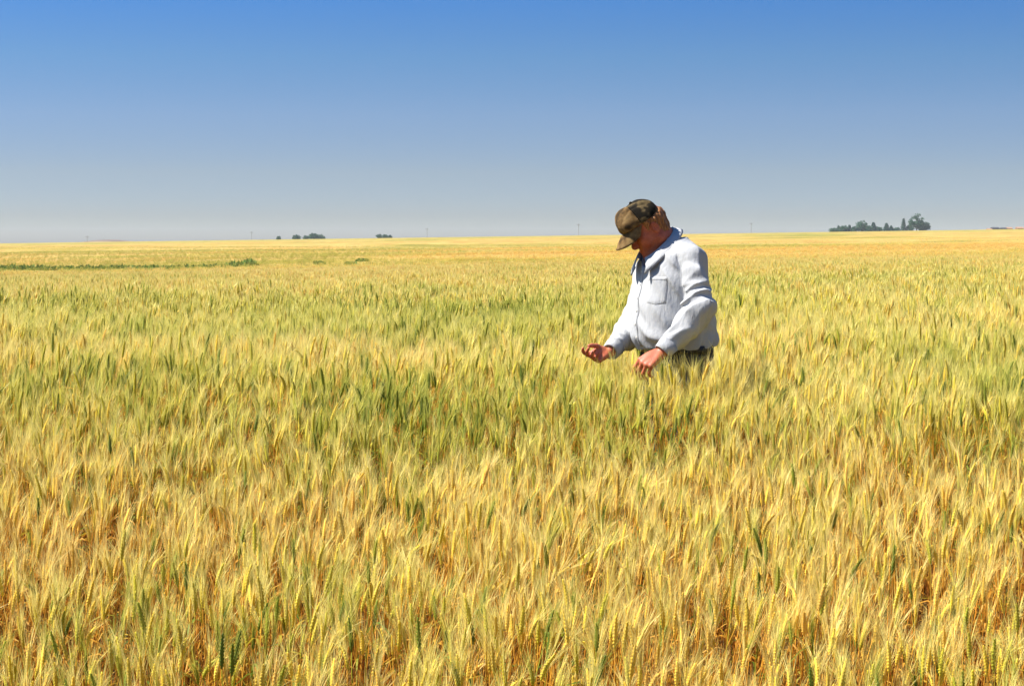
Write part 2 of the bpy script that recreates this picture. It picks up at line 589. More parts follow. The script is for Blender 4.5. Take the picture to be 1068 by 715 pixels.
# where each ear tip falls in the picture, to take the largest 300 out as plants of their own
tips = np.array([p['tip'] for p in NEAR])
def tip_world():
    T = np.empty_like(pts)
    for i in range(len(pts)):
        M = Euler(rot[i]).to_matrix()
        T[i] = pts[i] + np.array(M @ Vector(tips[vid[i]])) * scl[i]
    return T
cand = np.where((pts[:, 1] > 4.2) & (pts[:, 1] < 6.4))[0]
T = np.full_like(pts, -1e3)
for i in cand:
    M = Euler(rot[i]).to_matrix()
    T[i] = pts[i] + np.array(M @ Vector(tips[vid[i]])) * scl[i]
px = CX + F_PX * T[cand, 0] / T[cand, 1]
py = HOR + F_PX * (CAMZ - T[cand, 2]) / T[cand, 1]
ok = (px > 6) & (px < 1062) & (py < 694)
sel = cand[ok][np.argsort(T[cand[ok], 1])[:300]]
sel_set = np.zeros(len(pts), bool); sel_set[sel] = True
keep = ~sel_set
scatter('wheat_field', pts[keep], rot[keep], scl[keep], vid[keep], tone[keep], lib_near,
        'golden green standing wheat crop filling the near field around the person')

x, y = wheat_points(15.5, 122.0, lambda d: np.interp(d, [15, 25, 40, 66, 120], [30, 21, 13, 8, 5.5]), 2.5, 5)
p2, r2, s2, v2, t2 = stand(x, y, 6, 12)
t2 = np.clip(.48 + (ripeness(x, y) - .5) * 1.0 + np.random.default_rng(9).normal(0, .07, len(x)), .22, .95)
r2 = world_lean(r2 * np.array([.6, .6, 1]))
scatter('distant_wheat', p2, r2, s2, v2, t2, lib_far, 'pale ripening wheat running up to the low crest behind the person')

x, y = wheat_points(128.0, 520.0, lambda d: np.interp(d, [128, 180, 300, 520], [1.6, .9, .45, .22]), 6.0, 15)
p3, r3, s3, v3_, t3 = stand(x, y, 16, 12)
p3[:, 2] -= .50 + .22 * sstep(np.hypot(x, y), 250, 520)
far_n = fbm(x / 55.0, y / 75.0, 131, 3) + (x / y / .257) * .16
t3 = np.clip(.54 + (far_n - .5) * 4.4 + np.random.default_rng(19).normal(0, .06, len(x)), .24, 1)
r3 = world_lean(r3 * np.array([.6, .6, 1]))
scatter('far_slope_wheat', p3, r3, s3 * 1.0, v3_, t3, lib_far, 'tan and green banded wheat on the far slope beyond the crest')

# the stand goes on to both sides of the view
xe, ye = wheat_points(3.0, 16.0, lambda d: 300, 2.6, 23)
me_ = np.abs(xe) > .257 * ye * 1.12 + .85
xe, ye = xe[me_], ye[me_]
p4, r4, s4, v4, t4 = stand(xe, ye, 24, NV)
scatter('outer_wheat', p4, world_lean(r4), s4, v4, t4, lib_near, 'golden green wheat continuing past the left and right of the view')

# the nearest plants, one by one
near_parts = []
for k, pc in enumerate(NEAR):
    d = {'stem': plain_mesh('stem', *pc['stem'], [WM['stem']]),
         'ear': plain_mesh('ear', *pc['ear'], [WM['ear']]),
         'beard': plain_mesh('beard', *pc['beard'], [WM['beard']]),
         'leaf': [plain_mesh('leaf', *lf, [WM['leaf']]) for lf in pc['leaves']]}
    near_parts.append(d)
def part_obj(name, me, parent, tn):
    o = bpy.data.objects.new(name, me); COL.objects.link(o); o.parent = parent
    o['tone'] = tn
    return o
def tone_word(t):
    return 'dark green' if t < .16 else 'light green' if t < .36 else 'yellow green' if t < .56 else 'pale gold' if t < .8 else 'ripe golden'
TENTHS = ['at far left', 'one tenth across', 'two tenths across', 'three tenths across', 'four tenths across', 'halfway across', 'six tenths across', 'seven tenths across', 'eight tenths across', 'at far right']
def zone_word(px, py):
    return ('on the bottom edge ' if py > 655 else 'above the bottom edge ') + TENTHS[min(9, max(0, int(px / 106.8)))]
NODS = [float(np.linalg.norm((p['tip'] - np.array(p['stem'][0][-1]))[:2])) for p in NEAR]
for i in sel:
    t = T[i]
    qx = CX + F_PX * t[0] / t[1]; qy = HOR + F_PX * (CAMZ - t[2]) / t[1]
    e = bpy.data.objects.new('wheat_plant', None); COL.objects.link(e)
    e.empty_display_size = .05
    e.location = pts[i]; e.rotation_euler = rot[i]; e.scale = (scl[i],) * 3
    lean = t[0] - pts[i][0]
    lw = 'leaning left' if lean < -.09 else 'leaning right' if lean > .09 else 'upright'
    hw_ = 'tall' if scl[i] > 1.04 else 'short' if scl[i] < .95 else ''
    nd = 'nodding' if NODS[vid[i]] > .030 else 'straight'
    tag(e, ' '.join(('%s %s %s eared wheat plant %s %s' % (hw_, tone_word(tone[i]), nd, lw, zone_word(qx, qy))).split()), 'wheat plant', 'nearest wheat plants of the field')
    np_ = near_parts[vid[i]]
    tn = float(tone[i])
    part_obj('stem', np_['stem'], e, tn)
    ear = part_obj('ear', np_['ear'], e, tn)
    b = part_obj('beard', np_['beard'], ear, tn); b['kind'] = 'stuff'
    for lf in np_['leaf']:
        part_obj('leaf', lf, e, tn)
# ------------------------------------------------------------------ the person
# solid shapes as signed distances, turned into one continuous surface
def v3(*a): return np.array(a, float)
def nrm(v): v = np.asarray(v, float); return v / np.linalg.norm(v)

def s_cone(a, b, ra, rb):
    a, b = np.asarray(a, np.float32), np.asarray(b, np.float32)
    ab = b - a; L2 = float(ab @ ab)
    def f(p):
        t = np.clip(((p - a) @ ab) / L2, 0, 1)
        q = p - a - t[:, None] * ab
        return np.sqrt((q * q).sum(1)) - (ra + (rb - ra) * t)
    return f

def s_ell(c, axes, radii):
    c = np.asarray(c, np.float32); M = np.asarray(axes, np.float32).T
    r = np.asarray(radii, np.float32)
    def f(p):
        q = (p - c) @ M
        k0 = np.sqrt(((q / r) ** 2).sum(1)) + 1e-6
        k1 = np.sqrt(((q / (r * r)) ** 2).sum(1)) + 1e-6
        return k0 * (k0 - 1) / k1
    return f

def smin(a, b, k):
    h = np.clip(.5 + .5 * (b - a) / k, 0, 1)
    return b * (1 - h) + a * h - k * h * (1 - h)

def union(fs, k):
    def f(p):
        d = fs[0](p)
        for g in fs[1:]: d = smin(d, g(p), k)
        return d
    return f

def s_loft(zs, cx, cy, A, B, ax_a, ax_b, pw=2.0):
    """upright stack of superellipses: half widths A along ax_a, B along ax_b"""
    zs = np.asarray(zs, float)
    ax_a, ax_b = np.asarray(ax_a, np.float32)[:2], np.asarray(ax_b, np.float32)[:2]
    zz = np.linspace(zs[0], zs[-1], 300)
    def sm(v):
        w = np.interp(zz, zs, v); k = np.hanning(31); k /= k.sum()
        return np.convolve(np.concatenate([np.full(15, w[0]), w, np.full(15, w[-1])]), k, 'valid')
    tabs = [sm(v) for v in (cx, cy, A, B)]
    def f(p):
        z = np.clip(p[:, 2], zs[0], zs[-1])
        x0, y0, a, b = [np.interp(z, zz, t) for t in tabs]
        q = np.stack([p[:, 0] - x0, p[:, 1] - y0], 1)
        u, w = q @ ax_a, q @ ax_b
        k = (np.abs(u / a) ** pw + np.abs(w / b) ** pw) ** (1 / pw)
        d = (k - 1) * np.minimum(a, b) * (0.55 + .45 * np.clip(np.hypot(u, w) / np.maximum(a, b), 0, 1))
        e = np.maximum(zs[0] - p[:, 2], p[:, 2] - zs[-1])
        return np.maximum(d, e)
    return f

def surface(fn, lo, hi, h):
    """surface nets of fn on a grid with step h; returns verts, quads"""
    lo = np.asarray(lo, float); hi = np.asarray(hi, float)
    B = 8
    n = (np.ceil((hi - lo) / h / B).astype(int)) * B
    nb = n // B
    bi = np.stack(np.meshgrid(*[np.arange(k) for k in nb], indexing='ij'), -1).reshape(-1, 3)
    cen = lo + (bi * B + B / 2 - .5) * h
    dc = fn(cen.astype(np.float32))
    G = np.empty(n, np.float32)
    Gb = G.reshape(nb[0], B, nb[1], B, nb[2], B)
    Gb[:] = np.where(dc > 0, 1, -1).reshape(nb)[:, None, :, None, :, None]
    act = bi[np.abs(dc) < B * h * 1.35]
    off = np.stack(np.meshgrid(*[np.arange(B)] * 3, indexing='ij'), -1).reshape(-1, 3)
    for s in range(0, len(act), 400):
        a = act[s:s + 400]
        P = (lo + (a[:, None, :] * B + off[None]) * h).reshape(-1, 3).astype(np.float32)
        d = fn(P).reshape(len(a), B, B, B)
        for k, (i, j, l) in enumerate(a):
            Gb[i, :, j, :, l, :] = d[k]
    sgn = G < 0
    c = np.zeros(tuple(n - 1), np.int8)
    for dx in (0, 1):
        for dy in (0, 1):
            for dz in (0, 1):
                c += sgn[dx:n[0] - 1 + dx, dy:n[1] - 1 + dy, dz:n[2] - 1 + dz]
    cells = np.argwhere((c > 0) & (c < 8))
    idx = np.full(tuple(n - 1), -1, np.int32)
    idx[tuple(cells.T)] = np.arange(len(cells))
    acc = np.zeros((len(cells), 3)); cnt = np.zeros(len(cells))
    corners = [(a, b, d) for a in (0, 1) for b in (0, 1) for d in (0, 1)]
    for c0 in corners:
        for ax in range(3):
            if c0[ax]: continue
            c1 = list(c0); c1[ax] = 1
            va = G[tuple((cells + c0).T)]; vb = G[tuple((cells + c1).T)]
            m = (va < 0) != (vb < 0)
            t = np.where(m, va / np.where(m, va - vb, 1), 0)
            pt = np.tile(np.array(c0, float), (len(cells), 1)); pt[:, ax] = t
            acc += pt * m[:, None]; cnt += m
    V = lo + (cells + acc / cnt[:, None]) * h
    quads = []
    for ax in range(3):
        o1, o2 = [(1, 2), (2, 0), (0, 1)][ax]
        sl0 = [slice(1, n[k] - 1) for k in range(3)]; sl1 = list(sl0)
        sl0[ax] = slice(0, n[ax] - 1); sl1[ax] = slice(1, n[ax])
        a, b = sgn[tuple(sl0)], sgn[tuple(sl1)]
        e = np.argwhere(a != b)
        fl = a[tuple(e.T)]
        base = e.copy()
        for k in range(3):
            if k != ax: base[:, k] += 1
        u, w = np.zeros(3, int), np.zeros(3, int); u[o1] = 1; w[o2] = 1
        q = np.stack([idx[tuple((base - u - w).T)], idx[tuple((base - w).T)], idx[tuple(base.T)], idx[tuple((base - u).T)]], 1)
        q[~fl] = q[~fl][:, ::-1]
        quads.append(q[(q >= 0).all(1)])
    return V, np.concatenate(quads)

def np_mesh(name, V, Q, mat, parent=None):
    me = bpy.data.meshes.new(name)
    me.vertices.add(len(V)); me.vertices.foreach_set('co', V.astype(np.float32).ravel())
    me.loops.add(Q.size); me.loops.foreach_set('vertex_index', Q.astype(np.int32).ravel())
    me.polygons.add(len(Q)); me.polygons.foreach_set('loop_start', np.arange(0, Q.size, 4, dtype=np.int32))
    me.polygons.foreach_set('use_smooth', np.ones(len(Q), bool))
    me.update(calc_edges=True)
    me.materials.append(mat)
    return link(bpy.data.objects.new(name, me), parent)

# --- frame: metres from the point on the ground beneath the hips
def P(px, py, dy=0.0):
    s = (MAN_D + dy) / F_PX
    return v3((px - CX) * s - MAN_X, dy, CAMZ - (py - HOR) * s - MAN_G)
YAW = R(28)
FW = v3(-math.cos(YAW), -math.sin(YAW), 0)          # the way the body faces
LF = v3(math.sin(YAW), -math.cos(YAW), 0)           # his left, towards the camera
UP = v3(0, 0, 1)

# torso rows: picture row, centre column, half width, half depth
TR = [(376, 707, .185, .160), (365, 704.5, .184, .164), (359, 703.5, .198, .180), (352, 702.5, .207, .198), (337, 701.5, .208, .198), (315, 700.5, .206, .184), (290, 699.5, .203, .158), (274, 699, .190, .136), (264, 700.5, .172, .118), (256, 701, .135, .096), (248, 699, .080, .070)]
TZ = [P(700, r[0])[2] for r in TR][::1]
def torso(shrink=0.0, low=0):
    rows = TR[low:]
    return s_loft([P(700, r[0])[2] for r in rows], [P(r[1], r[0])[0] for r in rows], [0.0] * len(rows),
                  [r[2] - shrink for r in rows], [r[3] - shrink for r in rows], LF, FW, 2.2)

SH_N, EL_N, WR_N = P(721, 272, -.160), P(731, 321, -.25), P(692, 365.5, -.33)
SH_F, EL_F, WR_F = P(683, 274, .150), P(662, 337, .150), P(637, 366, -.06)

# --- hands
def hand(W, d, n, t, curls, thumb, k=1.0):
    """W wrist, d along the hand, n palm side, t thumb side; curls: bend per finger joint; returns (palm, fingers) distance functions"""
    d = nrm(d); n = nrm(n - d * (n @ d)); t = nrm(t - d * (t @ d) - n * (t @ n))
    palm, fingers = [], []
    spec = [(.034, .092, (.044, .027, .022), .0103), (.0115, .097, (.048, .031, .023), .0106), (-.011, .092, (.045, .029, .023), .0100), (-.032, .082, (.035, .021, .020), .0090)]
    for (off, ml, seg, r), (spl, c1, c2, c3) in zip(spec, curls):
        kn = W + d * ml * k + t * off * k
        palm.append(s_cone(W + t * off * .55 * k + d * .012, kn, .0165 * k, .0135 * k))
        q = kn; a = 0
        dirv = nrm(d + t * spl)
        ch = []
        for L, c, rr in zip(seg, (c1, c2, c3), (1.0, .93, .82)):
            a += R(c)
            e = q + (dirv * math.cos(a) + n * math.sin(a)) * L * k
            ch.append(s_cone(q, e, r * rr * k, r * rr * .93 * k))
            q = e
        fingers.append(union(ch, .003))
    palm.append(s_ell(W + d * .05 * k + n * .006 + t * .02, [d, t, n], [.045 * k, .026 * k, .020 * k]))
    b = W + d * .020 * k + t * .022 * k + n * .006
    th = []
    ta = [nrm(d * x + t * y_ + n * z_) for x, y_, z_ in thumb]
    q = b
    for L, rr, v in zip((.044, .036, .029), (.0155, .0125, .0115), ta):
        e = q + v * L * k
        th.append(s_cone(q, e, rr * k, rr * .88 * k)); q = e
    return union(palm, .012), fingers, union(th, .005)

near_hand = hand(WR_N + v3(-.014, -.006, -.010), v3(-.78, -.34, -.50), v3(.05, .62, -.78), v3(-.30, -.55, .62),
                 [(.10, 36, 34, 22), (.03, 46, 38, 24), (-.04, 52, 40, 24), (-.10, 56, 40, 24)],
                 [(.66, .52, .45), (.90, .22, .30), (.92, .02, .30)], 1.0)
far_hand = hand(WR_F + v3(-.014, -.012, -.003), v3(-.80, -.42, -.30), v3(-.25, -.62, .35), v3(-.20, .50, .75),
                [(.08, 26, 34, 22), (.03, 40, 42, 26), (-.04, 52, 46, 28), (-.12, 52, 42, 24)],
                [(.62, .45, .50), (.88, .05, .46), (.85, -.20, .50)], .87)

# --- head
HO = P(678.5, 236.5, -.03)
TH, HY = R(36), R(12)
hf = v3(-math.cos(TH) * math.cos(HY), -math.cos(TH) * math.sin(HY), -math.sin(TH))
hs = v3(math.sin(HY), -math.cos(HY), 0)
hu = np.cross(hs, hf); hu = hu if hu[2] > 0 else -hu
HAX = [hf, hs, hu]
def H(f, s, u): return HO + hf * f + hs * s + hu * u

def build_body_sdf():
    skull = [s_ell(H(.006, 0, .045), HAX, [.089, .075, .092]),
             s_ell(H(.034, 0, -.012), HAX, [.064, .064, .082]),
             s_cone(H(.004, .050, -.060), H(.088, .018, -.112), .026, .021),
             s_cone(H(.004, -.050, -.060), H(.088, -.018, -.112), .026, .021),
             s_ell(H(.090, 0, -.112), HAX, [.022, .026, .021]),
             s_ell(H(.070, 0, -.070), HAX, [.038, .042, .048]),
             s_ell(H(.064, .040, -.028), HAX, [.032, .027, .034]),
             s_ell(H(.064, -.040, -.028), HAX, [.032, .027, .034]),
             s_cone(H(.086, .030, .026), H(.092, 0, .026), .013, .013),
             s_cone(H(.086, -.030, .026), H(.092, 0, .026), .013, .013)]
    head = union(skull, .022)
    jowl = s_ell(H(.040, 0, -.110), HAX, [.052, .046, .028])
    neck = s_cone(H(-.018, 0, -.045), P(697, 258, 0), .060, .066)
    throat = s_cone(H(.03, 0, -.090), P(688, 268, -.03), .042, .050)
    nose = union([s_cone(H(.094, 0, .014), H(.121, 0, -.030), .009, .0130), s_ell(H(.114, 0, -.037), HAX, [.014, .018, .011])], .008)
    lip_u = s_cone(H(.096, .021, -.073), H(.107, 0, -.067), .0055, .0068)
    lip_u2 = s_cone(H(.096, -.021, -.073), H(.107, 0, -.067), .0055, .0068)
    lip_l = s_cone(H(.096, .017, -.080), H(.104, 0, -.083), .006, .0078)
    lip_l2 = s_cone(H(.096, -.017, -.080), H(.104, 0, -.083), .006, .0078)
    eyeh = [s_ell(H(.096, sg * .032, .006), HAX, [.012, .016, .010]) for sg in (1, -1)]
    ears = []
    for sg in (1, -1):
        ears.append((s_ell(H(.000, sg * .078, .000), HAX, [.018, .010, .029]), s_ell(H(.004, sg * .089, .002), HAX, [.010, .008, .017])))
    def headf(p):
        d = smin(head(p), jowl(p), .02)
        for e in eyeh: d = -smin(-d, e(p), .008)
        d = smin(d, nose(p), .010)
        for l in (lip_u, lip_u2, lip_l, lip_l2): d = smin(d, l(p), .004)
        for e, c in ears:
            de = -smin(-e(p), c(p), .006)
            d = smin(d, de, .006)
        d = smin(d, neck(p), .03)
        return smin(d, throat(p), .03)
    tor = torso(.034)
    arms = [union([s_cone(SH_N, EL_N, .040, .036), s_cone(EL_N, WR_N, .038, .028)], .02),
            union([s_cone(SH_F, EL_F, .040, .036), s_cone(EL_F, WR_F, .038, .028)], .02)]
    legs = []
    for sg in (1, -1):
        hip = LF * .095 * sg + v3(.005, 0, .90)
        knee = LF * .11 * sg + FW * (.05 if sg > 0 else -.01) + v3(.01, 0, .48)
        ank = LF * .12 * sg + FW * (.02 if sg > 0 else -.08) + v3(.01, 0, .08)
        legs += [s_cone(hip, knee, .085, .058), s_cone(knee, ank, .056, .036), s_cone(ank, ank + FW * .14 - UP * .03, .036, .028)]
    leg = union(legs, .03)
    def f(p):
        out = smin(headf(p), tor(p), .03)
        for a in arms: out = smin(out, a(p), .03)
        out = smin(out, leg(p), .03)
        for pal, fin, th in (near_hand, far_hand):
            hd = pal(p)
            hd = smin(hd, th(p), .008)
            fd = fin[0](p)
            for g in fin[1:]: fd = np.minimum(fd, g(p))
            hd = smin(hd, fd, .004)
            out = smin(out, hd, .010)
        return out
    return f

def skin_material():
    N = NT('skin')
    tc = N.n('ShaderNodeTexCoord')
    n = N.noise(tc.outputs['Object'], 22, 4)
    n2 = N.noise(tc.outputs['Object'], 160, 2)
    c = N.ramp(n, [(0.3, (.36, .082, .036)), (0.5, (.44, .112, .052)), (0.7, (.50, .145, .075))])
    c = N.mix(1.0, c, N.ramp(n2, [(.3, (.85, .82, .8)), (.7, (1.08, 1.05, 1.05))]), 'MULTIPLY')
    p = N.principled(c, 0.52, 0.4, N.bump(n2, .25, .002))
    p.inputs['Subsurface Weight'].default_value = 0.0
    return N.out(p)

MAN_LOC = (MAN_X, MAN_D, MAN_G)
body_f = build_body_sdf()
V, Q = surface(body_f, (-.55, -.50, -.02), (.30, .42, 1.76), .0042)
person = np_mesh('person', V, Q, skin_material())
person.location = MAN_LOC
tag(person, 'man in white shirt and brown cap stooping to feel wheat ears', 'person')

# --- shirt: torso and sleeves with cloth folds
def rdge(x):
    return 1 - np.sqrt(np.sin(x / 2) ** 2 + .035)

def shirt_sdf():
    tor = torso(0.0, 1)   # gathered in at the belt
    def arm_f(S, E, Wr, r0, rm, r1, r2, phase, sag):
        S, E, Wr = [np.asarray(a, np.float32) for a in (S, E, Wr)]
        up, fo = s_cone(S, E, r0, r1), s_cone(E, Wr, r1 * .98, r2)
        mid = s_ell((E + Wr) / 2 * .6 + E * .4 + np.array([0, 0, -sag], np.float32), [nrm(Wr - E), nrm(np.cross(Wr - E, v3(0, 1, .2))), nrm(np.cross(Wr - E, np.cross(Wr - E, v3(0, 1, .2))))], [.11, rm, rm])
        a1, a2 = nrm(E - S).astype(np.float32), nrm(Wr - E).astype(np.float32)
        L1, L2 = float(np.linalg.norm(E - S)), float(np.linalg.norm(Wr - E))
        def f(p):
            d1, d2 = up(p), fo(p)
            # run of the sleeve: 0 at the shoulder, L1 at the elbow, L1+L2 at the wrist
            t1 = (p - S) @ a1; t2 = (p - E) @ a2
            wgt = 1 / (1 + np.exp(np.clip((d1 - d2) / .018, -30, 30)))
            run = wgt * np.clip(t1, 0, L1) + (1 - wgt) * (L1 + np.clip(t2, 0, L2))
            d = smin(smin(d1, d2, .035), mid(p), .03)
            side = p[:, 1] * 21 + p[:, 0] * 9 + p[:, 2] * 5
            warp = 1.3 * np.sin(p[:, 0] * 23 + phase) + 1.1 * np.sin(p[:, 1] * 31 + 2 * phase) + .8 * np.sin(p[:, 2] * 27)
            w_el = np.exp(-((run - L1) / .11) ** 2)
            w_cf = np.exp(-((run - L1 - L2 + .06) / .06) ** 2)
            w_sh = np.exp(-((run - .05) / .07) ** 2)
            s1 = np.sin(run * 118 + side * 1.25 + warp * 1.9) * (.65 + .45 * np.sin(side * .9 + warp))
            rdg = rdge(run * 95 + p[:, 0] * 62 + side * .8 + warp * 2.0) * (.5 + .5 * np.sin(side * 1.3 + warp * 1.4 + phase))
            f1 = -rdg * (.016 * w_el + .008 * w_cf + .0022) + s1 * .0022 * w_el
            f2 = np.sin(side * 2.0 + run * 16 + warp * .9) * (.0044 + .0050 * w_sh)
            f3 = -rdge(run * 30 - side * 3.1 + 2.3 * warp) * .0070 + .002
            cuff = np.clip((run - (L1 + L2 - .045)) / .012, 0, 1)
            return d + (f1 + f2 + f3) * (1 - cuff) + cuff * .000
        return f, (Wr, a2)
    an, cn = arm_f(SH_N, EL_N, WR_N + (WR_N - EL_N) * .02, .067, .058, .060, .040, .4, .010)
    af, cf = arm_f(SH_F, EL_F, WR_F + (WR_F - EL_F) * .02, .070, .060, .062, .040, 2.1, .018)
    C0 = P(700, 300).astype(np.float32)
    lf, fw = LF.astype(np.float32), FW.astype(np.float32)
    z_hem = float(P(700, 361.5)[2])
    arm_pit = P(708, 300, -.15).astype(np.float32)
    neck_cut = s_cone(H(-.02, 0, -.03), P(692, 262, -.02), .050, .058)
    neck_cut2 = s_cone(P(690, 246, -.02), P(676, 271, -.06), .050, .038)
    def f(p):
        u, w = (p - C0) @ lf, (p - C0) @ fw
        z = p[:, 2]
        warp = np.sin(u * 19 + 1) + .8 * np.sin(w * 23) + .7 * np.sin(z * 17 + u * 9)
        pit = np.exp(-(((p - arm_pit) ** 2).sum(1)) / .020)
        # drag folds from the armpit to the belly, and slack above the belt
        f1 = -rdge((z * .8 + u * 1.1 - w * .3) * 80 + warp * 1.5) * (.014 * pit + .0018)
        low = np.exp(-((z - z_hem) / .055) ** 2)
        f2 = np.sin(u * 66 + w * 60 + warp * 1.6 + z * 18) * (.0085 * low + .0012)
        f3 = np.sin(z * 44 + u * 30 + warp * 1.4) * .0030
        f4 = -rdge(u * 40 - w * 26 + z * 26 + warp * 1.6) * .0052 + .001
        d = tor(p) + f1 + f2 + f3 + f4
        # blouse over the belt
        hem = z_hem - .010 * np.clip(w / .17, -1, 1) + .006 * np.sin(u * 25)
        d = np.maximum(d, hem - z)
        a_n = an(p)
        seam = np.exp(-((d - a_n) / .014) ** 2) * np.exp(-((z - 1.385) / .075) ** 2)
        kk = .018 + .045 * np.clip((z - 1.41) / .06, 0, 1)
        d = smin(d, a_n, kk) + .009 * seam
        d = smin(d, af(p), kk)
        d = np.maximum(d, -neck_cut(p))
        d = np.maximum(d, -neck_cut2(p))
        for Wr, a2 in (cn, cf):
            e = (p - Wr) @ a2
            m = ((p - Wr) ** 2).sum(1) < .014
            d = np.where(m & (e > -.004), np.maximum(d, e + .004), d)
        return d
    return f, an, af

def shirt_material():
    N = NT('shirt_cotton')
    tc = N.n('ShaderNodeTexCoord')
    mp = N.n('ShaderNodeMapping'); mp.inputs['Rotation'].default_value = (0, 0, YAW)
    N.l(tc.outputs['Object'], mp.inputs['Vector'])
    wv = N.n('ShaderNodeTexWave', wave_type='BANDS', bands_direction='Y', wave_profile='SIN')
    wv.inputs['Scale']  .default_value = 110; wv.inputs['Distortion'].default_value = 1.2; wv.inputs['Detail'].default_value = 1.0
    wv.inputs['Detail Scale'].default_value = .3
    N.l(mp.outputs[0], wv.inputs['Vector'])
    c = N.ramp(wv.outputs['Fac'], [(0.20, (.385, .395, .415)), (0.62, (.405, .412, .425)), (1.0, (.41, .415, .425))])
    n = N.noise(tc.outputs['Object'], 9, 4)
    c = N.mix(1.0, c, N.ramp(n, [(.3, (.93, .93, .93)), (.7, (1.03, 1.03, 1.03))]), 'MULTIPLY')
    fine = N.noise(tc.outputs['Object'], 420, 2)
    mpw = N.n('ShaderNodeMapping'); mpw.inputs['Scale'].default_value = (1.5, 1.5, .45); mpw.inputs['Rotation'].default_value = (.3, .4, 0); N.l(tc.outputs['Object'], mpw.inputs['Vector'])
    wr = N.noise(mpw.outputs[0], 30, 3, .6)
    h = N.math('ADD', N.math('MULTIPLY', fine, .015), wr)
    p = N.principled(c, 0.95, 0.05, N.bump(h, .40, .011))
    return N.out(p)

shirt_f, armn_f, armf_f = shirt_sdf()
M_SHIRT = shirt_material()
V, Q = surface(shirt_f, (-.42, -.45, .93), (.27, .30, 1.62), .0042)
shirt = np_mesh('shirt', V, Q, M_SHIRT, person)

def march(o, d, fn, tmax=.6):
    """points where rays from o along d meet fn"""
    o = np.atleast_2d(o).astype(np.float32); d = nrm(d).astype(np.float32)
    t = np.zeros(len(o), np.float32)
    for _ in range(60):
        t = np.minimum(t + np.maximum(fn(o + t[:, None] * d), 0) * .6, tmax)
    return o + t[:, None] * d

def patch(name, o_grid, d, fn, lift, thick, mat, parent, nu, nv, tuck=False):
    pts = march(o_grid.reshape(-1, 3), d, fn) - nrm(d) * lift
    if tuck:      # stitched edges: the border sinks into the cloth
        ii, jj = np.divmod(np.arange(nu * nv), nv)
        rim_ = (ii == 0) | (ii == nu - 1) | (jj == 0) | (jj == nv - 1)
        pts[rim_] += nrm(d) * (lift + .002)
    low = pts + nrm(d) * thick
    Vv = np.concatenate([pts, low]); n = nu * nv; F_ = []
    for i in range(nu - 1):
        for j in range(nv - 1):
            a = i * nv + j
            F_.append((a, a + nv, a + nv + 1, a + 1)); F_.append((n + a, n + a + 1, n + a + nv + 1, n + a + nv))
    rim = [(i * nv, (i + 1) * nv) for i in range(nu - 1)] + [((nu - 1) * nv + j, (nu - 1) * nv + j + 1) for j in range(nv - 1)] + \
          [(i * nv + nv - 1, (i - 1) * nv + nv - 1) for i in range(nu - 1, 0, -1)] + [(j, j - 1) for j in range(nv - 1, 0, -1)]
    for a, b in rim: F_.append((a, n + a, n + b, b))
    o = mesh_obj(name, Vv, F_, mat, parent)
    fl = [True] * len(F_); fl[-len(rim):] = [False] * len(rim)
    o.data.polygons.foreach_set('use_smooth', fl)
    bm = bmesh.new(); bm.from_mesh(o.data); bmesh.ops.recalc_face_normals(bm, faces=bm.faces[:]); bm.to_mesh(o.data); bm.free()
    return o

# placket down the front, buttons, chest pocket
zz = np.linspace(P(700, 360)[2], P(700, 277)[2], 34)
def cx_at(z): return np.interp(z, TZ, [P(r[1], r[0])[0] for r in TR])
DF = nrm(FW * .98 + LF * .02)
grid = np.array([[v3(cx_at(z), 0, z) + FW * .42 + LF * (du - .01) for du in (-.016, -.006, .006, .016)] for z in zz])
placket = patch('placket', grid, -FW, shirt_f, .0025, .008, M_SHIRT, shirt, len(zz), 4)
N_ = NT('button_horn'); M_BTN = N_.out(N_.principled((.55, .54, .50), .3, .5))
for k in range(6):
    z = P(700, 283 + 13.5 * k)[2]
    c = march(v3(cx_at(z), 0, z) + FW * .42 - LF * .010, -FW, shirt_f)[0] + FW * .004
    bm = bmesh.new()
    Mx = Matrix.Translation(Vector(c)) @ Vector(FW).to_track_quat('Z', 'Y').to_matrix().to_4x4()
    bmesh.ops.create_cone(bm, cap_ends=True, segments=12, radius1=.0055, radius2=.0045, depth=.003, matrix=Mx)
    me = bpy.data.meshes.new('button'); bm.to_mesh(me); bm.free(); me.materials.append(M_BTN)
    link(bpy.data.objects.new('button', me), shirt)
DP = nrm(FW * .80 + LF * .60)
pc = v3(cx_at(P(700, 301)[2]), 0, P(700, 301)[2])
su = nrm(np.cross(UP, DP))
grid = np.array([[pc + DP * .42 + su * a + UP * (b - (0.010 * (1 - abs(a - .0) / .055) if b < -.055 else 0)) for a in np.linspace(-.055, .055, 13)] for b in np.linspace(-.065, .06, 14)])
pocket = patch('chest_pocket', grid, -DP, shirt_f, .0030, .006, M_SHIRT, shirt, 14, 13, True)
grid = np.array([[pc + DP * .42 + su * a + UP * b for a in np.linspace(-.056, .056, 13)] for b in (.036, .045, .054, .062)])
patch('pocket_hem', grid, -DP, shirt_f, .0042, .004, M_SHIRT, pocket, 4, 13, True)

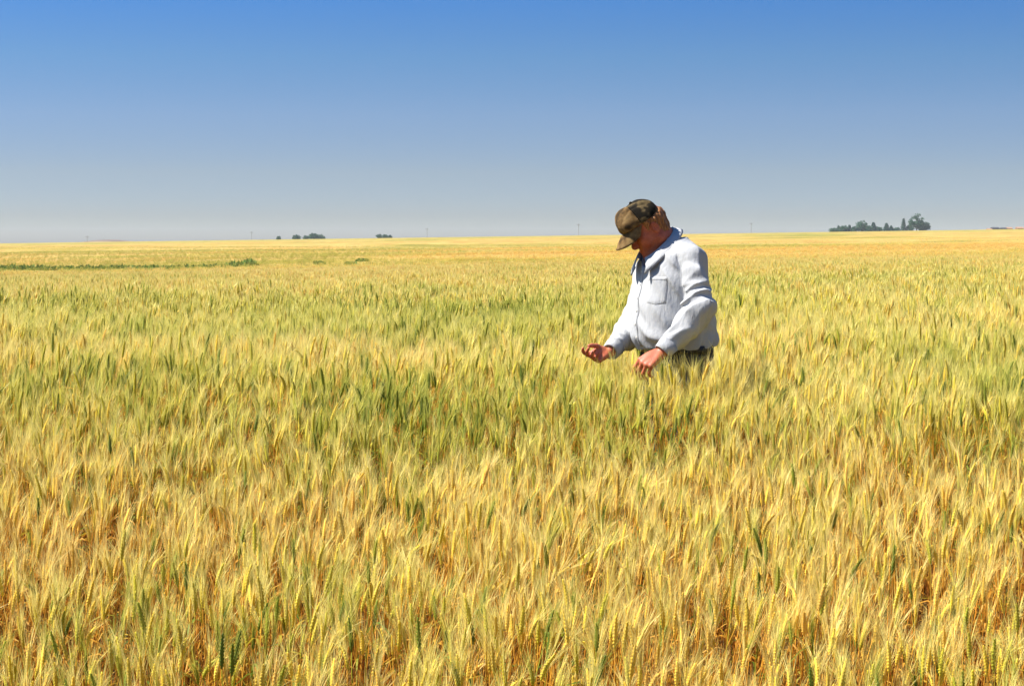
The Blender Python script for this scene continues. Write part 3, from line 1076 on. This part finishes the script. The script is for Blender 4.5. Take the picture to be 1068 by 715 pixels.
# cuffs
def tube_band(name, c, axis, r, r2, L, mat, parent, thick=.0035, wob=.0):
    axis = nrm(axis); e1 = nrm(np.cross(axis, v3(.2, .3, 1))); e2 = np.cross(axis, e1)
    Vv, F_ = [], []; n = 36
    prof = [(0, r), (L, r2), (L + .001, r2 - thick), (0.002, r - thick)]
    for i in range(n):
        a = 2 * math.pi * i / n
        for l, rr in prof:
            rr2 = rr * (1 + wob * math.sin(3 * a + 1))
            Vv.append(c + axis * l + (e1 * math.cos(a) + e2 * math.sin(a)) * rr2)
    for i in range(n):
        for j in range(4):
            a, b = i * 4 + j, i * 4 + (j + 1) % 4
            a2, b2 = ((i + 1) % n) * 4 + j, ((i + 1) % n) * 4 + (j + 1) % 4
            F_.append((a, a2, b2, b))
    return mesh_obj(name, Vv, F_, mat, parent)
for E, Wr in ((EL_N, WR_N), (EL_F, WR_F)):
    ax = nrm(Wr - E)
    tube_band('cuff', Wr - ax * .045, ax, .0475, .0415, .055, M_SHIRT, shirt, wob=.03)

# collar: stand and a falling leaf with points
RC = P(684.5, 255, -.03)
e1 = nrm(P(668.5, 271, -.085) - P(699.5, 239.5, .015)); e2 = nrm(LF - e1 * (LF @ e1)); e3 = nrm(np.cross(e1, e2)); e3 = e3 if e3[2] > 0 else -e3
RA = float(np.linalg.norm(P(668.5, 271, -.085) - P(699.5, 239.5, .015))) / 2
def collar_ring():
    th = np.radians(np.linspace(-158, 158, 61))
    rows = []
    for a in th:
        f = abs(a) / R(158)
        rad = e1 * (-RA * math.cos(a)) + e2 * (.073 * math.sin(a))
        out = nrm(e1 * (-math.cos(a)) * .8 + e2 * math.sin(a))
        top = RC + rad + e3 * (.004 + .004 * (1 - f))
        w = .048 + .022 * f ** 3
        flare = .80 + .45 * math.sin(abs(a))
        p1 = top + out * .006 + e3 * .004
        p2 = top + out * w * flare * .6 - e3 * w * .38 + UP * 0
        drop = nrm(-e3 * .78 + out * flare)
        lean = e1 * (.026 * f ** 4)
        p3 = top + drop * w + lean
        rows.append([top - e3 * .030, top, p1, p2, p3, p3 - out * .004 - e3 * .002, p2 - out * .005 - e3 * .002])
    Vv = [p for r_ in rows for p in r_]; m = len(rows[0]); F_ = []
    for i in range(len(rows) - 1):
        for j in range(m - 1):
            a = i * m + j; F_.append((a, a + m, a + m + 1, a + 1))
    return mesh_obj('collar', Vv, F_, M_SHIRT, shirt)
collar = collar_ring()
md = collar.modifiers.new('thickness', 'SOLIDIFY'); md.thickness = .0018; md.offset = 0

# --- jeans, belt, boots
def jeans_sdf():
    rows = [(384, 708, .190, .160), (372, 707, .190, .160), (362, 706.5, .186, .155), (358, 706.5, .184, .153)]
    zlow, ztop = float(P(700, 420)[2]), float(P(700, 359)[2])
    hipz = [zlow - .06, zlow, P(700, 384)[2], P(700, 370)[2], ztop]
    hips = s_loft(hipz, [.012, .012, .012, .008, .006], [0] * 5, [.150, .185, .192, .188, .184], [.10, .145, .158, .157, .153], LF, FW, 2.2)
    legs = []
    for sg in (1, -1):
        hip = LF * .098 * sg + v3(.008, 0, .86)
        knee = LF * .112 * sg + FW * (.05 if sg > 0 else -.01) + v3(.01, 0, .48)
        ank = LF * .12 * sg + FW * (.02 if sg > 0 else -.08) + v3(.01, 0, .09)
        legs.append(union([s_cone(hip, knee, .108, .078), s_cone(knee, ank, .076, .068)], .03))
    def f(p):
        d = smin(hips(p), np.minimum(legs[0](p), legs[1](p)), .04)
        w = np.sin(p[:, 2] * 75 + p[:, 0] * 30 + np.sin(p[:, 1] * 40)) * .003 + np.sin(p[:, 2] * 40 - p[:, 1] * 45) * .003
        return np.maximum(d + w, .05 - p[:, 2])
    return f
N_ = NT('jeans_denim')
tc = N_.n('ShaderNodeTexCoord')
nz = N_.noise(tc.outputs['Object'], 14, 5)
M_JEAN = N_.out(N_.principled(N_.ramp(nz, [(.3, (.018, .020, .026)), (.7, (.045, .050, .060))]), .9, .1, N_.bump(N_.noise(tc.outputs['Object'], 300, 2), .3, .002)))
V, Q = surface(jeans_sdf(), (-.26, -.30, .02), (.28, .30, 1.06), .0065)
jeans = np_mesh('jeans', V, Q, M_JEAN, person)
N_ = NT('belt_leather'); M_BELT = N_.out(N_.principled((.014, .010, .008), .5, .4))
N_ = NT('buckle_metal'); M_BUCK = N_.out(N_.principled((.55, .52, .45), .3, .5, Metallic=1.0))
zb = P(700, 363)[2]
Vv, F_ = [], []; nB = 64
for i in range(nB):
    a = 2 * math.pi * i / nB
    for (o_, dz) in ((.000, -.019), (.004, -.018), (.004, .018), (.000, .019)):
        Vv.append(v3(.006, 0, zb + dz) + LF * (.189 + o_) * math.cos(a) + FW * (.158 + o_) * math.sin(a))
for i in range(nB):
    for j in range(3):
        a, b = i * 4 + j, ((i + 1) % nB) * 4 + j
        F_.append((a, b, b + 1, a + 1))
belt = mesh_obj('belt', Vv, F_, M_BELT, jeans)
bm = bmesh.new()
Mx = Matrix.Translation(Vector(v3(.006, 0, zb) + FW * .166)) @ Vector(FW).to_track_quat('Z', 'Y').to_matrix().to_4x4() @ Matrix.Diagonal((.055, .042, .006, 1))
bmesh.ops.create_cube(bm, size=1, matrix=Mx)
bmesh.ops.bevel(bm, geom=bm.edges[:], offset=.002, segments=2, affect='EDGES')
me = bpy.data.meshes.new('belt_buckle'); bm.to_mesh(me); bm.free(); me.materials.append(M_BUCK)
link(bpy.data.objects.new('belt_buckle', me), belt)
N_ = NT('boot_leather'); M_BOOT = N_.out(N_.principled((.07, .04, .022), .6, .3))
for sg in (1, -1):
    ank = LF * .12 * sg + FW * (.02 if sg > 0 else -.08) + v3(.01, 0, .09)
    fns = union([s_cone(ank + UP * .06, ank - UP * .01, .060, .056), s_cone(ank - UP * .040, ank + FW * .15 - UP * .050, .046, .040)], .03)
    V, Q = surface(lambda p, g=fns: np.maximum(g(p), .0 - p[:, 2] + .002), ank - .26, ank + .26, .009)
    np_mesh('boot', V, Q, M_BOOT, person)

# --- hair, eyes
N_ = NT('hair_sandy')
tc = N_.n('ShaderNodeTexCoord')
mp = N_.n('ShaderNodeMapping'); mp.inputs['Scale'].default_value = (160, 160, 22); N_.l(tc.outputs['Object'], mp.inputs['Vector'])
hn = N_.noise(mp.outputs[0], 1.0, 3)
M_HAIR = N_.out(N_.principled(N_.ramp(hn, [(.3, (.12, .045, .012)), (.55, (.30, .12, .033)), (.8, (.50, .24, .075))]), .55, .35, N_.bump(hn, .8, .006)))
def hair_f():
    a = union([s_ell(H(-.010, 0, .026), HAX, [.086, .083, .060]), s_ell(H(-.034, 0, -.030), HAX, [.048, .066, .046]),
               s_cone(H(.026, .070, .045), H(.020, .068, .004), .012, .008), s_cone(H(.026, -.070, .045), H(.020, -.068, .004), .012, .008)], .02)
    ear_cut = [s_ell(H(.010, sg * .088, -.006), HAX, [.026, .028, .032]) for sg in (1, -1)]
    o, ff, uu, ss = [x.astype(np.float32) for x in (HO, hf, hu, hs)]
    def f(p):
        q = p - o; a_, u_, s_ = q @ ff, q @ uu, q @ ss
        d = a(p)
        d = d + .0018 * np.sin(u_ * 60 + a_ * 330 + 3 * np.sin(s_ * 60)) + .0022 * np.sin(a_ * 170 + s_ * 150 + 2 * np.sin(u_ * 60)) + .0014 * np.sin(s_ * 330 + u_ * 40)
        d = np.maximum(d, a_ - (.040 + .15 * (u_ - .03)))
        for e in ear_cut: d = np.maximum(d, -e(p))
        d = np.maximum(d, u_ - .085)
        return d
    return f
V, Q = surface(hair_f(), HO - .2, HO + .2, .0036)
hair = np_mesh('hair', V, Q, M_HAIR, person)
N_ = NT('eye_white')
M_EYE = N_.out(N_.principled((.6, .56, .52), .25, .5))
for sg in (1, -1):
    bm = bmesh.new()
    bmesh.ops.create_uvsphere(bm, u_segments=16, v_segments=10, radius=.0115, matrix=Matrix.Translation(Vector(H(.0815, sg * .032, .008))))
    me = bpy.data.meshes.new('eye'); bm.to_mesh(me); bm.free(); me.materials.append(M_EYE)
    me.polygons.foreach_set('use_smooth', [True] * len(me.polygons))
    link(bpy.data.objects.new('eye', me), person)

# --- cap
def cap_material(front):
    N = NT('cap_front_twill' if front else 'cap_camo_shaded')
    tc = N.n('ShaderNodeTexCoord')
    n = N.noise(tc.outputs['Object'], 21, 2, .5)
    n2 = N.noise(tc.outputs['Object'], 60, 4, .6)
    if front:
        c = N.ramp(n, [(.36, (.045, .028, .012)), (.48, (.13, .076, .030)), (.60, (.20, .128, .054))])
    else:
        c = N.ramp(n, [(.42, (.009, .007, .004)), (.50, (.022, .016, .008)), (.58, (.11, .078, .036)), (.70, (.05, .036, .016))])  # camo darkened all over to stand for the cap's shaded side
    c = N.mix(1.0, c, N.ramp(n2, [(.3, (.75, .75, .75)), (.7, (1.15, 1.15, 1.1))]), 'MULTIPLY')
    return N.out(N.principled(c, .88, .12, N.bump(N.noise(tc.outputs['Object'], 330, 2), .3, .003)))
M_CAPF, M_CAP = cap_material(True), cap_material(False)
def cap_f(front):
    crown = union([s_ell(H(.014, 0, .052), HAX, [.098, .084, .098]), s_ell(H(.080, 0, .092), HAX, [.048, .064, .058]), s_ell(H(.098, 0, .072), HAX, [.032, .060, .034])], .035)
    o, ff, uu, ss = [x.astype(np.float32) for x in (HO, hf, hu, hs)]
    def f(p):
        q = p - o; a, u, s = q @ ff, q @ uu, q @ ss
        d = crown(p)
        d = d + .0022 * np.sin(a * 70 + s * 40) + .0020 * np.sin(u * 90 + s * 55 + 1)
        # pressed crease and seams
        for sv in (0.0, 1.0, -1.0):
            m = s - sv * (.052 + .10 * np.clip(a * -.2, -.02, .02))
            d = d + .0022 * np.exp(-(m / .0035) ** 2)
        base = .050 + (a - .10) * .02 - .000
        d = np.maximum(d, base - u)
        split = a - (.045 + .25 * (u - .05) * 0)
        d = np.maximum(d, -split if front else split + .0005)
        return d
    return f
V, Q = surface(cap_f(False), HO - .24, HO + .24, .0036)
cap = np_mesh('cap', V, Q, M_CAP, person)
V, Q = surface(cap_f(True), HO - .24, HO + .24, .0036)
np_mesh('front_panel', V, Q, M_CAPF, cap)
# visor
Vv, F_ = [], []
nu, nv = 33, 10
for i in range(nu):
    v = -1 + 2 * i / (nu - 1)
    a = v * R(72)
    fi, si = .100 * math.cos(a) + .014, .079 * math.sin(a)
    Lv = .086 * max(0.02, math.cos(a * 1.10)) ** .55
    for j in range(nv):
        w = j / (nv - 1)
        f_ = fi + Lv * w
        s_ = si * (1 + .10 * w * (1 - abs(v) ** 3))
        u_ = .054 - .30 * Lv * w - .25 * Lv * w * w - 5.2 * s_ * s_ * (0.35 + .65 * w)
        Vv.append(H(f_, s_, u_))
for i in range(nu - 1):
    for j in range(nv - 1):
        a = i * nv + j; F_.append((a, a + nv, a + nv + 1, a + 1))
visor = mesh_obj('visor', Vv, F_, M_CAPF, cap)
md = visor.modifiers.new('thickness', 'SOLIDIFY'); md.thickness = .004; md.offset = 0
bm = bmesh.new()
bmesh.ops.create_uvsphere(bm, u_segments=14, v_segments=8, radius=.008, matrix=Matrix.Translation(Vector(H(.014, 0, .1470))))
me = bpy.data.meshes.new('cap_button'); bm.to_mesh(me); bm.free(); me.materials.append(M_CAP)
link(bpy.data.objects.new('cap_button', me), cap)
# ------------------------------------------------------------------ far things along the skyline
def at(px, D):
    """ground point in the direction of picture column px at distance D"""
    x = (px - CX) / F_PX * D
    return v3(x, D, float(ground_z(x, D)))

def leaf_material(name, dark, light):
    N = NT(name)
    g = N.n('ShaderNodeNewGeometry')
    n = N.noise(g.outputs['Position'], .9, 3)
    oi = N.n('ShaderNodeObjectInfo')
    c = N.mix(N.math('ADD', N.math('MULTIPLY', n, .8), N.math('MULTIPLY', oi.outputs['Random'], .2)), dark, light)
    p = N.principled(c, .8, .15)
    tr = N.n('ShaderNodeBsdfTranslucent'); N.l(c, tr.inputs['Color'])
    mx = N.n('ShaderNodeMixShader'); mx.inputs[0].default_value = .25
    N.l(p.outputs[0], mx.inputs[1]); N.l(tr.outputs[0], mx.inputs[2])
    return N.out(mx)
M_LEAF = leaf_material('far_foliage', (.030, .085, .050), (.080, .165, .085))
M_FIR = leaf_material('fir_foliage', (.020, .065, .042), (.055, .120, .070))
N_ = NT('bark'); M_BARK = N_.out(N_.principled((.09, .065, .045), .9, .1))

def tree(name, px, D, h, w, label, conifer=False, group='trees on the skyline', sink=0.0, crown_low=.12):
    r = np.random.default_rng(int(px * 7))
    base = at(px, D)
    root = bpy.data.objects.new(name, None); COL.objects.link(root); root.location = base - v3(0, 0, sink)
    root.rotation_euler = (0, 0, r.uniform(0, 6.28))
    h = h + sink
    # trunk with limbs
    Vv, F_ = [], []
    def limb(a, b, ra, rb, n=6):
        a, b = np.asarray(a, float), np.asarray(b, float)
        d = nrm(b - a); e1 = nrm(np.cross(d, v3(.3, .2, 1) if abs(d[2]) < .95 else v3(1, 0, 0))); e2 = np.cross(d, e1)
        o = len(Vv)
        for c, rr in ((a, ra), ((a + b) / 2, (ra + rb) / 2), (b, rb)):
            for k in range(n):
                t = 2 * math.pi * k / n; Vv.append(c + (e1 * math.cos(t) + e2 * math.sin(t)) * rr)
        for i in range(2):
            for k in range(n):
                F_.append((o + i * n + k, o + i * n + (k + 1) % n, o + (i + 1) * n + (k + 1) % n, o + (i + 1) * n + k))
    limb((0, 0, -.3), (r.normal(0, .1), r.normal(0, .1), h * .8), .03 * h, .008 * h)
    tips = []
    nl = 9 if not conifer else 12
    for k in range(nl):
        z = h * (.22 + .6 * k / nl); a = k * 2.4 + r.uniform(-.4, .4)
        reach = w * .38 * ((1 - z / h) * 1.3 + .12 if conifer else math.sin(math.pi * min(.95, z / h + .05)) * r.uniform(.7, 1.05))
        q = v3(math.cos(a) * reach, math.sin(a) * reach, z + (0.05 if conifer else .16) * h)
        limb((0, 0, z), q, .011 * h, .004 * h, 5); tips.append(q)
    mesh_obj('trunk', Vv, F_, M_BARK, root)
    # crown: leaf clumps of many small faces
    Vv, F_ = [], []
    clumps = []
    if conifer:
        for k in range(60):
            z = h * (crown_low + (1 - crown_low) * (k / 60)); rad = w * .5 * (1 - z / h) * r.uniform(.45, 1.08) + .04 * w
            a = k * 2.4
            clumps.append((v3(math.cos(a) * rad * .7, math.sin(a) * rad * .7, z), .10 * w + .20 * w * (1 - z / h)))
    else:
        for k in range(46):
            d = nrm(r.normal(size=3)); q = r.random() ** .45
            c = v3(0, 0, h * (.5 + crown_low / 2)) + d * q * v3(w * .42, w * .42, h * (.42 - crown_low / 2))
            c += v3(0, 0, 1) * 0
            clumps.append((c, w * r.uniform(.10, .19)))
        for t_ in tips: clumps.append((t_, w * .14))
    for c, s in clumps:
        for _ in range(34):
            d = nrm(r.normal(size=3)); p = c + d * s * r.random() ** .4 * v3(1, 1, .8)
            u = nrm(r.normal(size=3)); v = nrm(np.cross(u, r.normal(size=3)))
            L = w * r.uniform(.030, .062)
            o = len(Vv)
            Vv += [p - u * L, p + v * L * .55, p + u * L, p - v * L * .55]
            F_.append((o, o + 1, o + 2, o + 3))
    cr = mesh_obj('crown', Vv, F_, M_FIR if conifer else M_LEAF, root, smooth=False)
    cr['kind'] = 'stuff'
    tag(root, label, 'tree', group)
    return root

# shelterbelt on the right: (column, visible height px, width px, conifer, label)
S1 = F_PX / 960.0
belt_trees = [
    (869.5, 3.2, 7, 0, 'lowest bush at the left tip of the tree belt on the right skyline'),
    (874.5, 6.0, 6, 1, 'low pointed spruce second from left in the right skyline tree belt'),
    (879.5, 6.0, 8, 0, 'low rounded tree third from left in the right skyline tree belt'),
    (886.0, 6.2, 6.5, 1, 'low pointed spruce just left of the broad round tree on the right skyline'),
    (892.0, 4.4, 7, 0, 'small shrubby tree touching the broad round tree on its left'),
    (898.5, 10.8, 9.5, 0, 'broad round bluish tree rising in the left half of the tree belt'),
    (905.5, 5.6, 8, 0, 'low tree filling the gap right of the broad round tree'),
    (911.0, 8.6, 9, 1, 'dark wide pointed spruce right of the broad round bluish tree'),
    (916.5, 4.2, 7, 0, 'small dark tree at the low middle of the tree belt'),
    (924.5, 7.0, 8, 1, 'dark pointed spruce at the middle of the tree belt'),
    (929.5, 5.0, 6.5, 1, 'shorter dark spruce right of the middle spruce'),
    (935.0, 3.2, 7, 0, 'lowest shrub between the spruces and the slim spire tree'),
    (942.5, 12.5, 7, 1, 'slim pointed spruce standing left of the tallest tree'),
    (949.0, 6.0, 7, 0, 'low dark tree at the left foot of the tallest tree'),
    (956.0, 17.5, 12, 0, 'tallest broad crowned tree near the right end of the tree belt'),
    (961.5, 6.0, 6, 0, 'short bush under the right side of the tallest tree'),
    (965.8, 8.6, 7.5, 0, 'round tree at the right end of the tree belt'),
]
for px, hh, ww, con, lb in belt_trees:
    D = 940 + (px * 37 % 40)
    tree('spruce_tree' if con else 'skyline_tree', px, D, hh / (F_PX / D) + .8, ww / (F_PX / D) * (1.25 if con else 1.45), lb, bool(con), 'tree belt on the right skyline', sink=.3, crown_low=.0)
S_LEFT = [
    (290.5, 2.6, 4, 'tiny lone bush left of the two left skyline clumps'),
    (309.0, 3.6, 7, 'small round tree left of the broad low clump on the left skyline'),
    (319.5, 3.0, 6, 'low shrub at the left foot of the broad left skyline clump'),
    (327.0, 5.2, 9, 'tallest tree in the broad low clump on the left skyline'),
    (334.0, 4.0, 8, 'low tree at the right end of the broad left skyline clump'),
    (395.5, 3.8, 5.5, 'dark compact tree left in the skyline pair right of the low clump'),
    (401.5, 2.6, 5.5, 'lower dark bush right in the skyline pair right of the low clump'),
    (406.5, 1.8, 4, 'smallest bush trailing right of the dark skyline pair'),
]
for px, hh, ww, lb in S_LEFT:
    D = 950 + (px * 31 % 40)
    tree('skyline_tree', px, D, hh * .85 / (F_PX / D) + 1.0, ww / (F_PX / D) * 1.4, lb, False, 'trees on the left skyline', sink=.3, crown_low=.0)

# utility poles, far beyond the rise
N_ = NT('weathered_pole'); M_POLE = N_.out(N_.principled((.26, .23, .20), .9, .1))
def pole(px, top_row, label):
    D = 1120.0
    b = at(px, D)
    ztop = CAMZ - (top_row - HOR) / F_PX * D
    root = bpy.data.objects.new('utility_pole', None); COL.objects.link(root); root.location = b
    h = ztop - b[2]
    bm = bmesh.new(); bmesh.ops.create_cone(bm, cap_ends=True, segments=10, radius1=.12, radius2=.09, depth=h + .6, matrix=Matrix.Translation((0, 0, h / 2 - .3)))
    me = bpy.data.meshes.new('shaft'); bm.to_mesh(me); bm.free(); me.materials.append(M_POLE)
    link(bpy.data.objects.new('shaft', me), root)
    bm = bmesh.new(); bmesh.ops.create_cube(bm, size=1, matrix=Matrix.Translation((0, .25, h - .55)) @ Matrix.Diagonal((2.0, .14, .16, 1)))
    me = bpy.data.meshes.new('crossarm'); bm.to_mesh(me); bm.free(); me.materials.append(M_POLE)
    link(bpy.data.objects.new('crossarm', me), root)
    for sx in (-.85, 0, .85):
        bm = bmesh.new(); bmesh.ops.create_cone(bm, cap_ends=True, segments=8, radius1=.07, radius2=.05, depth=.22, matrix=Matrix.Translation((sx, .25, h - .36 + (.2 if sx == 0 else 0))))
        me = bpy.data.meshes.new('insulator'); bm.to_mesh(me); bm.free(); me.materials.append(M_POLE)
        link(bpy.data.objects.new('insulator', me), root)
    root.rotation_euler = (0, 0, R(38))
    tag(root, label, 'utility pole', 'utility poles on the skyline')
pole(91, 246.0, 'faint utility pole on the far left skyline beside the low dark hill')
pole(262.5, 241.5, 'thin utility pole left of the left skyline trees')
pole(445.5, 238.0, 'thin utility pole right of the small dark bush pair')
pole(603.5, 233.5, 'thin utility pole left of the capped man')
pole(783.5, 232.5, 'thin utility pole between the man and the right tree belt')

# low farm sheds at the far right
N_ = NT('dark_shed_metal'); M_SHED = N_.out(N_.principled((.085, .070, .055), .7, .2))
N_ = NT('rust_shed_metal'); M_SHED2 = N_.out(N_.principled((.30, .17, .10), .7, .2))
N_ = NT('shed_roof_metal'); M_SROOF = N_.out(N_.principled((.045, .042, .042), .5, .3))
N_ = NT('shed_door_boards'); M_SDOOR = N_.out(N_.principled((.11, .09, .08), .8, .1))
def box_obj(name, c, size, mat, parent):
    bm = bmesh.new(); bmesh.ops.create_cube(bm, size=1, matrix=Matrix.Translation(c) @ Matrix.Diagonal((*size, 1)))
    me = bpy.data.meshes.new(name); bm.to_mesh(me); bm.free(); me.materials.append(mat)
    return link(bpy.data.objects.new(name, me), parent)
def shed(px0, px1, hpx, mat, label):
    D = 985.0
    b = at((px0 + px1) / 2, D); k = D / F_PX
    w, h = (px1 - px0) * k, hpx * k + .9
    root = bpy.data.objects.new('farm_shed', None); COL.objects.link(root); root.location = b
    box_obj('wall', (0, 0, h * .35), (w, 5, h * .7), mat, root)
    z0, z1 = h * .7, h
    Vv = [(-w * .54, -2.9, z0 - .1), (w * .54, -2.9, z0 - .1), (w * .54, 2.9, z0 - .1), (-w * .54, 2.9, z0 - .1), (-w * .54, 0, z1), (w * .54, 0, z1)]
    mesh_obj('roof', Vv, [(0, 1, 5, 4), (2, 3, 4, 5), (0, 4, 3), (1, 2, 5), (0, 3, 2, 1)], M_SROOF if mat is M_SHED else mat, root, False)
    box_obj('door', (w * .18, -2.53, h * .27), (min(1.6, w * .4), .08, h * .5), M_SDOOR, root)
    tag(root, label, 'shed', 'farm sheds at the right end of the skyline')
shed(1029.5, 1034, 1.4, M_SHED2, 'low brown lean shed at the left of the far right sheds')
shed(1034, 1041.5, 2.6, M_SHED, 'longest dark shed of the far right skyline sheds')
shed(1044, 1049, 2.2, M_SHED, 'small dark shed just right of the longest skyline shed')
shed(1049.5, 1055, 2.4, M_SHED2, 'rusty brown shed right of the small dark skyline shed')
shed(1060, 1066.5, 2.6, M_SHED2, 'rusty shed nearest the right border on the skyline')

# low dark rise on the left skyline
N_ = NT('fallow_soil'); g_ = N_.n('ShaderNodeNewGeometry')
M_FAL = N_.out(N_.principled(N_.ramp(N_.noise(g_.outputs['Position'], .03, 3), [(.4, (.13, .09, .07)), (.6, (.24, .17, .10))]), .95, .05))
Vv, F_ = [], []
Dh = 1500.0; k = Dh / F_PX
xs_ = np.linspace(60, 165, 40)
for i, px in enumerate(xs_):
    e = math.exp(-((px - 118) / 26) ** 2) * .9 + math.exp(-((px - 95) / 14) ** 2) * .25
    ztop = CAMZ - (253.6 - 4.0 * e - HOR) * k - (1 - min(1, e * 3)) * 3
    x = (px - CX) * k
    for dy, f in ((-120, -8), (-40, -1.2), (0, 0), (60, -1.5), (200, -9)):
        Vv.append((x, Dh + dy, ztop + f))
for i in range(39):
    for j in range(4):
        a = i * 5 + j; F_.append((a, a + 5, a + 6, a + 1))
tag(mesh_obj('hill', Vv, F_, M_FAL), kind='structure')

# green weeds in the wet swale beyond the crest
M_WEED = leaf_material('swale_weeds', (.06, .12, .018), (.17, .25, .035))
def weeds(name, spots, label, kind=None, cat='weeds', group=None, per=26):
    """spots: (px, D, height m, half width m)"""
    r = np.random.default_rng(len(spots) * 13 + int(spots[0][0]))
    c0 = at(spots[0][0], spots[0][1])
    Vv, F_ = [], []
    for px, D, h, hw in spots:
        b = at(px, D)
        for _ in range(per):
            x, y = r.normal(0, hw), r.normal(0, .8)
            p = v3(b[0] + x, b[1] + y, float(ground_z(b[0] + x, b[1] + y)) - .05) - c0
            a = r.uniform(0, 6.28); L = h * r.uniform(.5, 1.1) * math.exp(-(x / (hw * 1.8)) ** 2)
            d = v3(math.cos(a), math.sin(a), 0); tip = p + UP * L + d * L * r.uniform(.1, .5); s = np.cross(d, UP) * r.uniform(.05, .11)
            mid = p * .45 + tip * .55 + UP * L * .08
            o = len(Vv); Vv += [p - s * .5, p + s * .5, mid + s, mid - s, tip]
            F_ += [(o, o + 1, o + 2, o + 3), (o + 3, o + 2, o + 4)]
    o = mesh_obj(name, Vv, F_, M_WEED, None, False); o.location = c0
    return tag(o, label, cat, group, kind)
rw = np.random.default_rng(8)
def D_for(px, row):
    """distance at which the ground beyond the crest shows at that picture row"""
    for D in np.linspace(105, 520, 400):
        q = at(px, D)
        if HOR + F_PX * (CAMZ - q[2]) / D <= row: return D
    return 300.0
sp = []
for px in np.arange(-40, 268, 1.0):
    row = np.interp(px, [-40, 150, 215, 268], [281.5, 281.5, 280, 276.5]) + rw.normal(0, .35)
    hpx = np.interp(px, [-40, 40, 52, 60, 140, 200, 235, 255, 268], [6.6, 6.0, 3.2, 4.8, 6.0, 5.0, 5.0, 8.0, 4.6]) * rw.uniform(.4, 1.25)
    D = D_for(px, row)
    sp.append((px, D, hpx * D / F_PX, 2.2 * D / F_PX))
weeds('green_weeds', sp, 'dark green strip of weeds along the swale on the left', 'stuff')
for px, row, hpx, hw, lb in ((333, 276, 5.0, 4, 'dark green weed patch below the left skyline clump'), (366, 276, 4.2, 4, 'smaller green weed patch right of the brighter weed patch'), (377.5, 272.5, 4.0, 4, 'thin brownish weed patch highest of the three small ones')):
    D = D_for(px, row)
    weeds('weed_patch', [(px + k, D, hpx * D / F_PX, 1.6 * D / F_PX) for k in np.linspace(-hw, hw, 7)], lb, None, 'weed patch', 'small weed patches beyond the crest', 30)

# ------------------------------------------------------------------ summer haze over the land
hz = bpy.data.materials.new('haze_air'); hz.use_nodes = True
hn_, hl_ = hz.node_tree.nodes, hz.node_tree.links
hn_.clear()
ho = hn_.new('ShaderNodeOutputMaterial'); hv = hn_.new('ShaderNodeVolumePrincipled')
hv.inputs['Color'].default_value = (.82, .87, .93, 1)
hv.inputs['Density'].default_value = 0.00013
hv.inputs['Anisotropy'].default_value = 0.0
hl_.new(hv.outputs[0], ho.inputs['Volume'])
bm = bmesh.new()
bmesh.ops.create_cube(bm, size=1, matrix=Matrix.Translation((0, 0, -15)) @ Matrix.Diagonal((6100, 6100, 70, 1)))
me = bpy.data.meshes.new('haze'); bm.to_mesh(me); bm.free(); me.materials.append(hz)
tag(link(bpy.data.objects.new('haze', me)), 'thin pale summer haze lying over the whole field', 'haze', kind='stuff')
